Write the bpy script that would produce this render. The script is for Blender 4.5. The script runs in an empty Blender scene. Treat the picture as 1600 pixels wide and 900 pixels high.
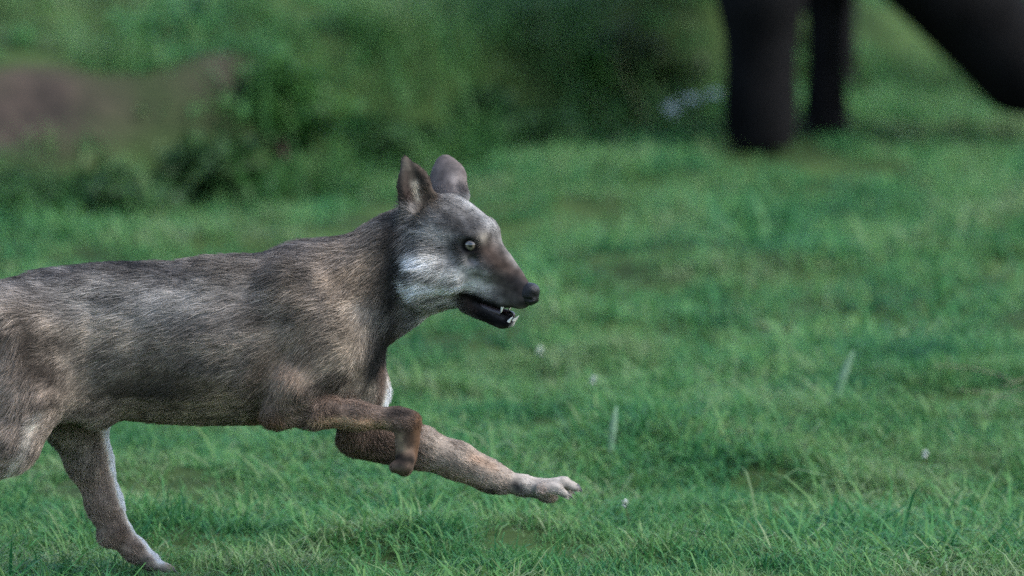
import bpy, math, random
import numpy as np
from mathutils import Vector, noise as mnoise

R = math.radians
rng = np.random.default_rng(7)
random.seed(7)
scene = bpy.context.scene
COL = scene.collection

# ------------------------------------------------------------------ camera
S_PX = 900.0                 # photo pixels per metre at the wolf
DIST = 20.0
CAM_H = 2.45
F_PX = S_PX * DIST
PITCH = math.atan(CAM_H / DIST) - math.atan((912 - 450) / F_PX)
cam_d = bpy.data.cameras.new('camera')
cam_d.sensor_width = 36.0
cam_d.lens = 36.0 * F_PX / 1600.0
cam_d.clip_start = 0.5
cam_d.clip_end = 3000
cam_d.dof.use_dof = True
cam_d.dof.focus_distance = DIST - 0.05
cam_d.dof.aperture_fstop = 4.0
cam = bpy.data.objects.new('camera', cam_d)
COL.objects.link(cam)
cam.location = (0, -DIST, CAM_H)
cam.rotation_euler = (math.pi / 2 - PITCH, 0, 0)
scene.camera = cam

# ------------------------------------------------------------------ sky, sun, exposure
SUN_EL, SUN_AZ = 50.0, 100.0          # azimuth: clockwise from +Y (away from camera) towards +X
world = bpy.data.worlds.new('World')
scene.world = world
world.use_nodes = True
wn = world.node_tree
wn.nodes.clear()
sky = wn.nodes.new('ShaderNodeTexSky')
sky.sky_type = 'NISHITA'
sky.sun_disc = False
sky.sun_elevation = R(SUN_EL)
sky.sun_rotation = R(SUN_AZ)
sky.air_density = 1.0
sky.dust_density = 2.0
bg = wn.nodes.new('ShaderNodeBackground')
bg.inputs['Strength'].default_value = 0.15
wo = wn.nodes.new('ShaderNodeOutputWorld')
wn.links.new(sky.outputs[0], bg.inputs[0])
wn.links.new(bg.outputs[0], wo.inputs[0])
sun_d = bpy.data.lights.new('sun', 'SUN')
sun_d.energy = 1.5
sun_d.angle = R(25)
sun_d.color = (0.95, 0.98, 1.0)
sun = bpy.data.objects.new('sun', sun_d)
COL.objects.link(sun)
_sd = Vector((math.sin(R(SUN_AZ)) * math.cos(R(SUN_EL)), math.cos(R(SUN_AZ)) * math.cos(R(SUN_EL)), math.sin(R(SUN_EL))))
sun.rotation_euler = (-_sd).to_track_quat('-Z', 'Y').to_euler()
sun.location = _sd * 30
vs = scene.view_settings
vs.view_transform = 'Standard'
vs.look = 'None'
vs.gamma = 1
vs.exposure = 1.5
scene.render.engine = 'CYCLES'
scene.cycles.use_denoising = False
scene.cycles.max_bounces = 4
scene.cycles.use_adaptive_sampling = True
scene.cycles.adaptive_threshold = 0.02
scene.cycles.transparent_max_bounces = 8
scene.cycles.caustics_reflective = False
scene.cycles.caustics_refractive = False

# ------------------------------------------------------------------ pixel <-> place
_cp, _sp = math.cos(PITCH), math.sin(PITCH)


def P(px, py, y=0.0):
    """World point on the vertical plane at depth y seen at photo pixel (px, py)."""
    a = (px - 800.0) / F_PX
    b = (450.0 - py) / F_PX
    # ray: right*a + up*b + forward
    dy = _cp + b * _sp
    dz = -_sp + b * _cp
    t = (y + DIST) / dy
    return np.array([a * t, y, CAM_H + dz * t])


def project(v):
    """photo pixels of world points (n,3)"""
    x = v[:, 0]
    yy = v[:, 1] + DIST
    zz = v[:, 2] - CAM_H
    f = yy * _cp - zz * _sp
    u = yy * _sp + zz * _cp
    return 800 + F_PX * x / f, 450 - F_PX * u / f


def ground_px(px, py):
    """where the ray of a photo pixel meets the level field"""
    b = (450.0 - py) / F_PX
    dy = _cp + b * _sp
    dz = -_sp + b * _cp
    t = -CAM_H / dz
    return (px - 800.0) / F_PX * t, dy * t - DIST


# ------------------------------------------------------------------ helpers
def tag(o, label=None, cat=None, group=None, kind=None):
    for k, v in (('label', label), ('category', cat), ('group', group), ('kind', kind)):
        if v:
            o[k] = v
    return o


def link(name, data, parent=None, mat=None):
    o = bpy.data.objects.new(name, data)
    COL.objects.link(o)
    if parent is not None:
        o.parent = parent
    if mat is not None and data is not None:
        data.materials.append(mat)
    return o


def empty(name, loc=(0, 0, 0)):
    o = bpy.data.objects.new(name, None)
    COL.objects.link(o)
    o.location = loc
    o.empty_display_size = 0.1
    return o


def mesh_np(name, verts, faces, smooth=True):
    me = bpy.data.meshes.new(name)
    verts = np.asarray(verts, dtype=np.float32)
    faces = np.asarray(faces, dtype=np.int32)
    n, k = faces.shape
    me.vertices.add(len(verts))
    me.vertices.foreach_set('co', verts.ravel())
    me.loops.add(n * k)
    me.loops.foreach_set('vertex_index', faces.ravel())
    me.polygons.add(n)
    me.polygons.foreach_set('loop_start', np.arange(0, n * k, k, dtype=np.int32))
    me.polygons.foreach_set('loop_total', np.full(n, k, dtype=np.int32))
    me.polygons.foreach_set('use_smooth', np.full(n, smooth, dtype=bool))
    me.update(calc_edges=True)
    me.validate()
    return me


def vcol(me, cols, name='coat'):
    a = me.attributes.new(name, 'FLOAT_COLOR', 'POINT')
    c = np.ones((len(me.vertices), 4), dtype=np.float32)
    c[:, :3] = cols
    a.data.foreach_set('color', c.ravel())


def nodes(mat):
    mat.use_nodes = True
    nt = mat.node_tree
    b = nt.nodes.get('Principled BSDF')
    return nt, b


def simple_mat(name, col, rough=0.8, spec=0.3, bump=0.0, bscale=60.0, var=0.25, vscale=8.0):
    m = bpy.data.materials.new(name)
    nt, b = nodes(m)
    tc = nt.nodes.new('ShaderNodeTexCoord')
    nz = nt.nodes.new('ShaderNodeTexNoise')
    nz.inputs['Scale'].default_value = vscale
    nz.inputs['Detail'].default_value = 5
    nt.links.new(tc.outputs['Object'], nz.inputs['Vector'])
    rp = nt.nodes.new('ShaderNodeValToRGB')
    rp.color_ramp.elements[0].position = 0.3
    rp.color_ramp.elements[1].position = 0.7
    rp.color_ramp.elements[0].color = tuple(c * (1 - var) for c in col) + (1,)
    rp.color_ramp.elements[1].color = tuple(min(1, c * (1 + var)) for c in col) + (1,)
    nt.links.new(nz.outputs['Fac'], rp.inputs[0])
    nt.links.new(rp.outputs[0], b.inputs['Base Color'])
    b.inputs['Roughness'].default_value = rough
    b.inputs['Specular IOR Level'].default_value = spec
    if bump:
        n2 = nt.nodes.new('ShaderNodeTexNoise')
        n2.inputs['Scale'].default_value = bscale
        n2.inputs['Detail'].default_value = 4
        nt.links.new(tc.outputs['Object'], n2.inputs['Vector'])
        bp = nt.nodes.new('ShaderNodeBump')
        bp.inputs['Strength'].default_value = bump
        bp.inputs['Distance'].default_value = 0.01
        nt.links.new(n2.outputs['Fac'], bp.inputs['Height'])
        nt.links.new(bp.outputs[0], b.inputs['Normal'])
    return m


def attr_mat(name, attr, rough=0.9, spec=0.1, gain=1.0):
    m = bpy.data.materials.new(name)
    nt, b = nodes(m)
    a = nt.nodes.new('ShaderNodeAttribute')
    a.attribute_name = attr
    tc = nt.nodes.new('ShaderNodeTexCoord')
    nz = nt.nodes.new('ShaderNodeTexNoise')
    nz.inputs['Scale'].default_value = 90
    nz.inputs['Detail'].default_value = 3
    nt.links.new(tc.outputs['Object'], nz.inputs['Vector'])
    mr = nt.nodes.new('ShaderNodeMapRange')
    mr.inputs['From Min'].default_value = 0.3
    mr.inputs['From Max'].default_value = 0.7
    mr.inputs['To Min'].default_value = 0.7 * gain
    mr.inputs['To Max'].default_value = 1.2 * gain
    nt.links.new(nz.outputs['Fac'], mr.inputs['Value'])
    mx = nt.nodes.new('ShaderNodeVectorMath')
    mx.operation = 'SCALE'
    nt.links.new(a.outputs['Color'], mx.inputs[0])
    nt.links.new(mr.outputs[0], mx.inputs['Scale'])
    nt.links.new(mx.outputs[0], b.inputs['Base Color'])
    b.inputs['Roughness'].default_value = rough
    b.inputs['Specular IOR Level'].default_value = spec
    return m


def leaf_mat(name, cols, attr=None, transl=0.35, rough=0.5, nscale=1.3, spec=0.25):
    """foliage: colour varies with world-scale noise and from instance to instance"""
    m = bpy.data.materials.new(name)
    m.use_nodes = True
    nt = m.node_tree
    nt.nodes.clear()
    out = nt.nodes.new('ShaderNodeOutputMaterial')
    geo = nt.nodes.new('ShaderNodeNewGeometry')
    nz = nt.nodes.new('ShaderNodeTexNoise')
    nz.inputs['Scale'].default_value = nscale
    nz.inputs['Detail'].default_value = 6
    nz.inputs['Roughness'].default_value = 0.65
    nt.links.new(geo.outputs['Position'], nz.inputs['Vector'])
    oi = nt.nodes.new('ShaderNodeObjectInfo')
    at = nt.nodes.new('ShaderNodeAttribute')
    at.attribute_name = 'tint'
    # value = 0.5*noise + 0.2*random instance + 0.3*blade tint
    m1 = nt.nodes.new('ShaderNodeMath'); m1.operation = 'MULTIPLY_ADD'
    m1.inputs[1].default_value = 2.3  # wide noise contrast; in grass its dark patches stand in for shaded hollows
    m1.inputs[2].default_value = -0.92
    nt.links.new(nz.outputs['Fac'], m1.inputs[0])
    m2 = nt.nodes.new('ShaderNodeMath'); m2.operation = 'MULTIPLY_ADD'
    m2.inputs[1].default_value = 0.28
    nt.links.new(oi.outputs['Random'], m2.inputs[0])
    nt.links.new(m1.outputs[0], m2.inputs[2])
    m3 = nt.nodes.new('ShaderNodeMath'); m3.operation = 'MULTIPLY_ADD'
    m3.inputs[1].default_value = 0.42
    nt.links.new(at.outputs['Fac'], m3.inputs[0])
    nt.links.new(m2.outputs[0], m3.inputs[2])
    rp = nt.nodes.new('ShaderNodeValToRGB')
    els = rp.color_ramp.elements
    n = len(cols)
    while len(els) < n:
        els.new(0.5)
    for i, (p, c) in enumerate(cols):
        els[i].position = p
        els[i].color = tuple(c) + (1,)
    nt.links.new(m3.outputs[0], rp.inputs[0])
    b = nt.nodes.new('ShaderNodeBsdfPrincipled')
    b.inputs['Roughness'].default_value = rough
    b.inputs['Specular IOR Level'].default_value = spec * 0.6
    nt.links.new(rp.outputs[0], b.inputs['Base Color'])
    tr = nt.nodes.new('ShaderNodeBsdfTranslucent')
    nt.links.new(rp.outputs[0], tr.inputs['Color'])
    mx = nt.nodes.new('ShaderNodeMixShader')
    mx.inputs[0].default_value = transl
    nt.links.new(b.outputs[0], mx.inputs[1])
    nt.links.new(tr.outputs[0], mx.inputs[2])
    nt.links.new(mx.outputs[0], out.inputs['Surface'])
    return m


def vnoise(x, y, seed=0):
    """smooth value noise, vectorised, about -1..1"""
    r = np.random.default_rng(seed)
    T = r.random((64, 64)) * 2 - 1
    xi = np.floor(x).astype(int); yi = np.floor(y).astype(int)
    fx = x - xi; fy = y - yi
    fx = fx * fx * (3 - 2 * fx); fy = fy * fy * (3 - 2 * fy)
    a = T[xi % 64, yi % 64]; b = T[(xi + 1) % 64, yi % 64]
    c = T[xi % 64, (yi + 1) % 64]; d = T[(xi + 1) % 64, (yi + 1) % 64]
    return (a * (1 - fx) + b * fx) * (1 - fy) + (c * (1 - fx) + d * fx) * fy


def vnoise3(p, scale, seed=0):
    q = p * scale
    return (vnoise(q[:, 0] + 7.3, q[:, 2] + 3.1, seed) + vnoise(q[:, 1] * 1.1 + q[:, 0] * .4, q[:, 2] * .9 - q[:, 1], seed + 1)) * 0.6


# ------------------------------------------------------------------ terrain
BX = np.array([-400, -60, -6.0, -3.0, -1.22, -0.62, -0.29, 0.25, 0.49, 1.0, 3.0, 8.0, 60, 400])
BY = np.array([2.0, 3.0, 5.6, 6.6, 7.45, 7.85, 8.7, 9.7, 10.1, 11.2, 13.4, 16.0, 26, 60])


def smooth01(t):
    t = np.clip(t, 0, 1)
    return t * t * (3 - 2 * t)


def bank_s(x, y):
    return (y - np.interp(x, BX, BY) + 0.10 * vnoise(x * 2.1, y * 2.1, 11)) * 0.8


def terrain(x, y):
    x = np.asarray(x, dtype=float); y = np.asarray(y, dtype=float)
    near = np.clip(1 - (np.hypot(x, y) - 40) / 60, 0, 1)
    z = (0.030 * vnoise(x * 1.7, y * 1.3, 1) + 0.030 * vnoise(x * 4.3, y * 3.0, 2) + 0.012 * vnoise(x * 9.3, y * 6.0, 4) - 0.02) * near
    z = z * np.clip((y - 0.05) / 1.0 + 0.15, 0.15, 1)
    s = bank_s(x, y)
    steep = 1 - 0.85 * smooth01((x - 0.5) / 1.0)
    hgt = 0.27 * steep * smooth01(s / 0.42)
    slope = np.where(s > 0.3, (s - 0.3), 0)
    hgt = hgt + 0.115 * np.minimum(slope, 14) + 0.05 * np.clip(slope - 14, 0, 60)
    hgt = hgt + 0.05 * smooth01(s / 0.4) * vnoise(x * 3.1, y * 3.1, 5) * near
    z = z + hgt
    z = z - 0.03 * np.exp(-((s + 0.12) / 0.12) ** 2) * steep * near   # shallow ditch at the foot
    return z


def make_ground():
    ax = np.concatenate([[-900, -500, -250, -120, -60, -30, -18, -12, -9], np.arange(-7, 7.01, 0.1), [9, 12, 18, 30, 60, 120, 250, 500, 900]])
    ay = np.concatenate([[-900, -400, -150, -60, -30, -15, -9, -6], np.arange(-4, 20.01, 0.1), [22, 25, 30, 38, 50, 70, 110, 200, 400, 900]])
    X, Y = np.meshgrid(ax, ay, indexing='ij')
    Z = terrain(X, Y)
    v = np.stack([X, Y, Z], -1).reshape(-1, 3)
    ny = len(ay)
    i, j = np.meshgrid(np.arange(len(ax) - 1), np.arange(ny - 1), indexing='ij')
    a = (i * ny + j).ravel()
    f = np.stack([a, a + ny, a + ny + 1, a + 1], -1)
    me = mesh_np('ground', v, f)
    m = bpy.data.materials.new('soil_and_turf')
    nt, b = nodes(m)
    geo = nt.nodes.new('ShaderNodeNewGeometry')
    n1 = nt.nodes.new('ShaderNodeTexNoise'); n1.inputs['Scale'].default_value = 3.0; n1.inputs['Detail'].default_value = 8
    nt.links.new(geo.outputs['Position'], n1.inputs['Vector'])
    r1 = nt.nodes.new('ShaderNodeValToRGB')
    r1.color_ramp.elements[0].position = 0.35; r1.color_ramp.elements[0].color = (0.016, 0.030, 0.010, 1)
    r1.color_ramp.elements[1].position = 0.7; r1.color_ramp.elements[1].color = (0.045, 0.075, 0.022, 1)
    nt.links.new(n1.outputs['Fac'], r1.inputs[0])
    n2 = nt.nodes.new('ShaderNodeTexNoise'); n2.inputs['Scale'].default_value = 9.0; n2.inputs['Detail'].default_value = 8
    nt.links.new(geo.outputs['Position'], n2.inputs['Vector'])
    r2 = nt.nodes.new('ShaderNodeValToRGB')
    r2.color_ramp.elements[0].position = 0.3; r2.color_ramp.elements[0].color = (0.022, 0.019, 0.016, 1)
    r2.color_ramp.elements[1].position = 0.7; r2.color_ramp.elements[1].color = (0.056, 0.042, 0.034, 1)
    nt.links.new(n2.outputs['Fac'], r2.inputs[0])
    at = nt.nodes.new('ShaderNodeAttribute'); at.attribute_name = 'earth'
    mx = nt.nodes.new('ShaderNodeMix'); mx.data_type = 'RGBA'
    nt.links.new(at.outputs['Fac'], mx.inputs[0])
    nt.links.new(r1.outputs[0], mx.inputs[6]); nt.links.new(r2.outputs[0], mx.inputs[7])
    nt.links.new(mx.outputs[2], b.inputs['Base Color'])
    b.inputs['Roughness'].default_value = 0.95
    b.inputs['Specular IOR Level'].default_value = 0.05
    bp = nt.nodes.new('ShaderNodeBump'); bp.inputs['Strength'].default_value = 0.6; bp.inputs['Distance'].default_value = 0.02
    nt.links.new(n2.outputs['Fac'], bp.inputs['Height']); nt.links.new(bp.outputs[0], b.inputs['Normal'])
    a = me.attributes.new('earth', 'FLOAT', 'POINT')
    a.data.foreach_set('value', earth_mask(v[:, 0], v[:, 1]).astype(np.float32))
    o = link('ground', me, None, m)
    tag(o, kind='structure')


def earth_mask(x, y):
    s = bank_s(x, y)
    band = smooth01((s - .18) / 0.08) * (1 - smooth01((s - 0.42) / 0.12))
    along = smooth01((-0.50 - x) / 0.25) * (1 - 0.6 * smooth01((-2.4 - x) / 0.8))
    n = 0.80 + 0.6 * vnoise(x * 4.5, y * 4.5, 21)
    return np.clip(band * along * n, 0, 1)


make_ground()


# ------------------------------------------------------------------ grass
def blade_tuft(name, nblade, lmin, lmax, width, spread, bend, seed, flat=0.0, wind=(0.0, 0.0), seg=4):
    r = np.random.default_rng(seed)
    V = []; Fc = []; T = []
    for k in range(nblade):
        L = r.uniform(lmin, lmax)
        az = r.uniform(0, 2 * math.pi)
        lean = r.uniform(0.1, 1.0) ** 1.0 * bend
        d = np.array([math.cos(az), math.sin(az)]) + np.array(wind) * r.uniform(0.4, 1.4)
        d /= max(1e-6, np.hypot(*d))
        base = np.append(r.normal(0, spread, 2), -0.01)
        ang = r.uniform(0.05, 0.5) + flat
        pos = base.copy()
        side = np.array([-d[1], d[0], 0])
        tw = r.uniform(-0.9, 0.9)
        tint = r.random()
        w0 = width * r.uniform(0.6, 1.3)
        i0 = len(V)
        for s in range(seg + 1):
            t = s / seg
            w = w0 * (0.55 + 0.9 * t if t < 0.4 else 0.91 * (1 - ((t - 0.4) / 0.6) ** 1.7)) + 0.00012
            sd = side * math.cos(tw) + np.array([d[0], d[1], 0]) * math.sin(tw) * 0.6
            V.append(pos - sd * w / 2); V.append(pos + sd * w / 2)
            T += [tint, tint]
            pos = pos + (L / seg) * np.array([d[0] * math.sin(ang), d[1] * math.sin(ang), math.cos(ang)])
            ang += lean * (0.55 + 0.9 * t) / seg * 2.0
            ang = min(ang, 2.1)
        for s in range(seg):
            a = i0 + 2 * s
            Fc.append((a, a + 1, a + 3, a + 2))
    me = mesh_np(name, V, Fc)
    at = me.attributes.new('tint', 'FLOAT', 'POINT')
    at.data.foreach_set('value', np.array(T, dtype=np.float32))
    return me


GN_CACHE = {}


def scatter(name, pts, rots, scales, idx, tufts, mat, label, cat):
    """one object of uncountable growth: a point mesh whose points carry tufts through geometry nodes"""
    lib = bpy.data.collections.new(name + '_tufts')
    for i, me in enumerate(tufts):
        me.materials.append(mat)
        lib.objects.link(bpy.data.objects.new('%s_tuft_%02d' % (name, i), me))
    me = bpy.data.meshes.new(name)
    n = len(pts)
    me.vertices.add(n)
    me.vertices.foreach_set('co', np.asarray(pts, dtype=np.float32).ravel())
    for nm, ty, arr, prop in (('rot', 'FLOAT_VECTOR', rots, 'vector'), ('scl', 'FLOAT_VECTOR', scales, 'vector'), ('pick', 'INT', idx, 'value')):
        a = me.attributes.new(nm, ty, 'POINT')
        a.data.foreach_set(prop, np.asarray(arr, dtype=np.int32 if ty == 'INT' else np.float32).ravel())
    o = link(name, me, None, mat)
    ng = bpy.data.node_groups.new(name + '_growth', 'GeometryNodeTree')
    ng.interface.new_socket('Geometry', in_out='INPUT', socket_type='NodeSocketGeometry')
    ng.interface.new_socket('Geometry', in_out='OUTPUT', socket_type='NodeSocketGeometry')
    gi = ng.nodes.new('NodeGroupInput'); go = ng.nodes.new('NodeGroupOutput')
    ci = ng.nodes.new('GeometryNodeCollectionInfo')
    ci.inputs['Collection'].default_value = lib
    ci.inputs['Separate Children'].default_value = True
    ci.inputs['Reset Children'].default_value = True
    iop = ng.nodes.new('GeometryNodeInstanceOnPoints')
    iop.inputs['Pick Instance'].default_value = True
    def named(nm, dt):
        nd = ng.nodes.new('GeometryNodeInputNamedAttribute')
        nd.data_type = dt
        nd.inputs['Name'].default_value = nm
        return nd
    ng.links.new(gi.outputs[0], iop.inputs['Points'])
    ng.links.new(ci.outputs[0], iop.inputs['Instance'])
    ng.links.new(named('pick', 'INT').outputs['Attribute'], iop.inputs['Instance Index'])
    e2r = ng.nodes.new('FunctionNodeEulerToRotation')
    ng.links.new(named('rot', 'FLOAT_VECTOR').outputs['Attribute'], e2r.inputs[0])
    ng.links.new(e2r.outputs[0], iop.inputs['Rotation'])
    ng.links.new(named('scl', 'FLOAT_VECTOR').outputs['Attribute'], iop.inputs['Scale'])
    ng.links.new(iop.outputs[0], go.inputs[0])
    md = o.modifiers.new('growth', 'NODES')
    md.node_group = ng
    tag(o, label, cat, None, 'stuff')
    return o


def grow(name, pts, rots, scales, idx, tufts, mat, label, cat):
    """the same growth as one plain mesh: every tuft's blades written out (quicker to trace at this low angle)"""
    r = np.random.default_rng(9)
    VV = []; FF = []; TT = []
    off = 0
    for k, me in enumerate(tufts):
        m = np.nonzero(idx == k)[0]
        nv, nf = len(me.vertices), len(me.polygons)
        co = np.zeros(nv * 3, dtype=np.float32); me.vertices.foreach_get('co', co); co = co.reshape(-1, 3)
        fc = np.zeros(nf * 4, dtype=np.int32); me.polygons.foreach_get('vertices', fc); fc = fc.reshape(-1, 4)
        ti = np.zeros(nv, dtype=np.float32); me.attributes['tint'].data.foreach_get('value', ti)
        if not len(m):
            continue
        c = co[None] * scales[m][:, None, :].astype(np.float32)
        a = rots[m, 2].astype(np.float32); ca, sa = np.cos(a)[:, None], np.sin(a)[:, None]
        x = c[..., 0] * ca - c[..., 1] * sa; y = c[..., 0] * sa + c[..., 1] * ca
        z = c[..., 2] + x * rots[m, 1][:, None] + y * rots[m, 0][:, None]
        VV.append((np.stack([x, y, z], -1) + pts[m][:, None, :]).reshape(-1, 3).astype(np.float32))
        FF.append((fc[None] + (off + nv * np.arange(len(m)))[:, None, None]).reshape(-1, 4))
        TT.append((ti[None] + 0.66 * r.random(len(m))[:, None]).ravel())
        off += nv * len(m)
    me = mesh_np(name, np.concatenate(VV), np.concatenate(FF))
    at = me.attributes.new('tint', 'FLOAT', 'POINT')
    at.data.foreach_set('value', np.concatenate(TT).astype(np.float32))
    o = link(name, me, None, mat)
    tag(o, label, cat, None, 'stuff')
    return o


GRASS = leaf_mat('meadow_grass', nscale=2.0, cols=[(0.0, (0.005, 0.045, 0.024)), (0.35, (0.022, 0.110, 0.038)), (0.62, (0.056, 0.178, 0.051)), (0.88, (0.115, 0.220, 0.066)), (1.0, (0.15, 0.215, 0.10))], transl=0.35)
BANKGRASS = leaf_mat('rank_bank_grass', [(0.0, (0.018, 0.060, 0.016)), (0.45, (0.036, 0.115, 0.028)), (0.8, (0.065, 0.150, 0.038)), (1.0, (0.11, 0.14, 0.06))], transl=0.3)


def rand_pts(x0, x1, y0, y1, dens, r):
    n = int((x1 - x0) * (y1 - y0) * dens)
    return r.uniform(x0, x1, n), r.uniform(y0, y1, n)


def make_grass():
    r = np.random.default_rng(3)
    def kit(f, wf, seg):
        t = [blade_tuft('grass_tuft', int(34 * f), 0.04, 0.11, 0.0040 * wf, 0.030, 2.2, 100 + i, flat=0.2, wind=(0.3, 0.0), seg=seg) for i in range(8)]
        t += [blade_tuft('grass_tuft', int(30 * f), 0.05, 0.125, 0.0036 * wf, 0.050, 3.0, 120 + i, flat=0.65, wind=(0.6 if i % 2 else -.5, 0.0), seg=seg) for i in range(6)]
        t += [blade_tuft('grass_tuft', int(44 * f), 0.02, 0.06, 0.0060 * wf, 0.035, 1.8, 140 + i, flat=0.35, seg=seg) for i in range(6)]
        return t
    A = [rand_pts(-1.9, 1.9, -0.9, 4.0, 420, r), rand_pts(-2.3, 2.3, 4.0, 14.5, 190, r),
         rand_pts(-7, -1.9, -4, 17, 90, r), rand_pts(1.9, 7, -4, 17, 90, r), rand_pts(-1.9, 1.9, -4, -0.9, 130, r), rand_pts(-2.3, 2.3, 14.5, 17, 90, r),
         rand_pts(-14, 14, 17, 30, 22, r)]
    x = np.concatenate([a[0] for a in A]); y = np.concatenate([a[1] for a in A])
    s = bank_s(x, y)
    e = earth_mask(x, y)
    keep = (r.random(len(x)) > e * 1.15) & ~((s > -0.05) & (s < 0.5) & (x < 0.35) & (r.random(len(x)) < 0.5))
    x, y, s = x[keep], y[keep], s[keep]
    n = len(x)
    lump = 0.7 * vnoise(x * 3.6, y * 2.0, 31) + 0.6 * vnoise(x * 8.5, y * 4.5, 32) + 0.45 * vnoise(x * 1.3, y * .7, 33)
    sc = np.clip(0.80 + 0.68 * lump, 0.22, 1.8) * r.uniform(0.8, 1.2, n)
    far = np.clip((y - 5) / 8, 0, 1)
    sc = sc * (1 + 0.15 * far)
    sc = np.where(np.abs(x) > 2.3, sc * 1.5, sc)
    sc = np.where(y > 17, sc * 2.0, sc)
    z = terrain(x, y)
    rot = np.stack([r.normal(0, 0.08, n), r.normal(0, 0.08, n), np.where(r.random(n) < 0.5, r.normal(0, 0.45, n) + math.pi * r.integers(0, 2, n), r.uniform(0, 6.28, n))], -1)
    idx = np.where(lump > 0.25, r.integers(8, 14, n), np.where(lump < -0.35, r.integers(14, 20, n), r.integers(0, 8, n)))
    mixup = r.random(n) < 0.3
    idx = np.where(mixup, r.integers(0, 20, n), idx)
    scl = np.stack([sc * r.uniform(.9, 1.2, n), sc * r.uniform(.9, 1.2, n), sc], -1)
    pts = np.stack([x, y, z], -1)
    core = (np.abs(x) < 1.9) & (y > -.9) & (y < 4.0)
    back = (np.abs(x) < 2.3) & (y >= 4.0) & (y < 14.5)
    rest = ~core & ~back
    grow('meadow_grass', pts[core], rot[core], scl[core], idx[core], kit(1.0, 1.0, 3), GRASS, 'short green meadow grass the wolf runs through', 'grass')
    grow('meadow_grass', pts[back], rot[back], scl[back], idx[back], kit(0.55, 1.6, 3), GRASS, 'soft green grass between the wolf and the earth bank', 'grass')
    scatter('meadow_grass', pts[rest], rot[rest], scl[rest], idx[rest], kit(0.55, 1.6, 3), GRASS, 'outlying meadow grass on either side of the field', 'grass')
    # rank grass along the bank
    tall = [blade_tuft('bank_tuft', 34, 0.14, 0.34, 0.006, 0.05, 2.2, 200 + i, flat=0.15, seg=5) for i in range(4)]
    x, y = rand_pts(-6, 4, 4.5, 16, 150, r)
    s = bank_s(x, y)
    e = earth_mask(x, y)
    dens = np.exp(-((s - 0.12) / 0.30) ** 2) + 0.12 * np.exp(-((s - 0.75) / 0.3) ** 2)
    dens = dens * np.clip(0.55 + 0.8 * vnoise(x * 2.5, y * 2.5, 41), 0, 1)
    dens *= 1 - 0.75 * smooth01((x - 0.4) / 0.8)
    keep = (r.random(len(x)) < dens * 1.2) & (r.random(len(x)) > e * 0.66)
    x, y = x[keep], y[keep]
    n = len(x)
    sc = r.uniform(0.5, 1.05, n)
    rot = np.stack([r.normal(0, .1, n), r.normal(0, .1, n), r.uniform(0, 6.28, n)], -1)
    scatter('bank_grass', np.stack([x, y, terrain(x, y)], -1), rot, np.stack([sc] * 3, -1), r.integers(0, 4, n), tall, BANKGRASS,
            'tall dark rank grass growing on the low earth bank', 'grass')


make_grass()


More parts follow.
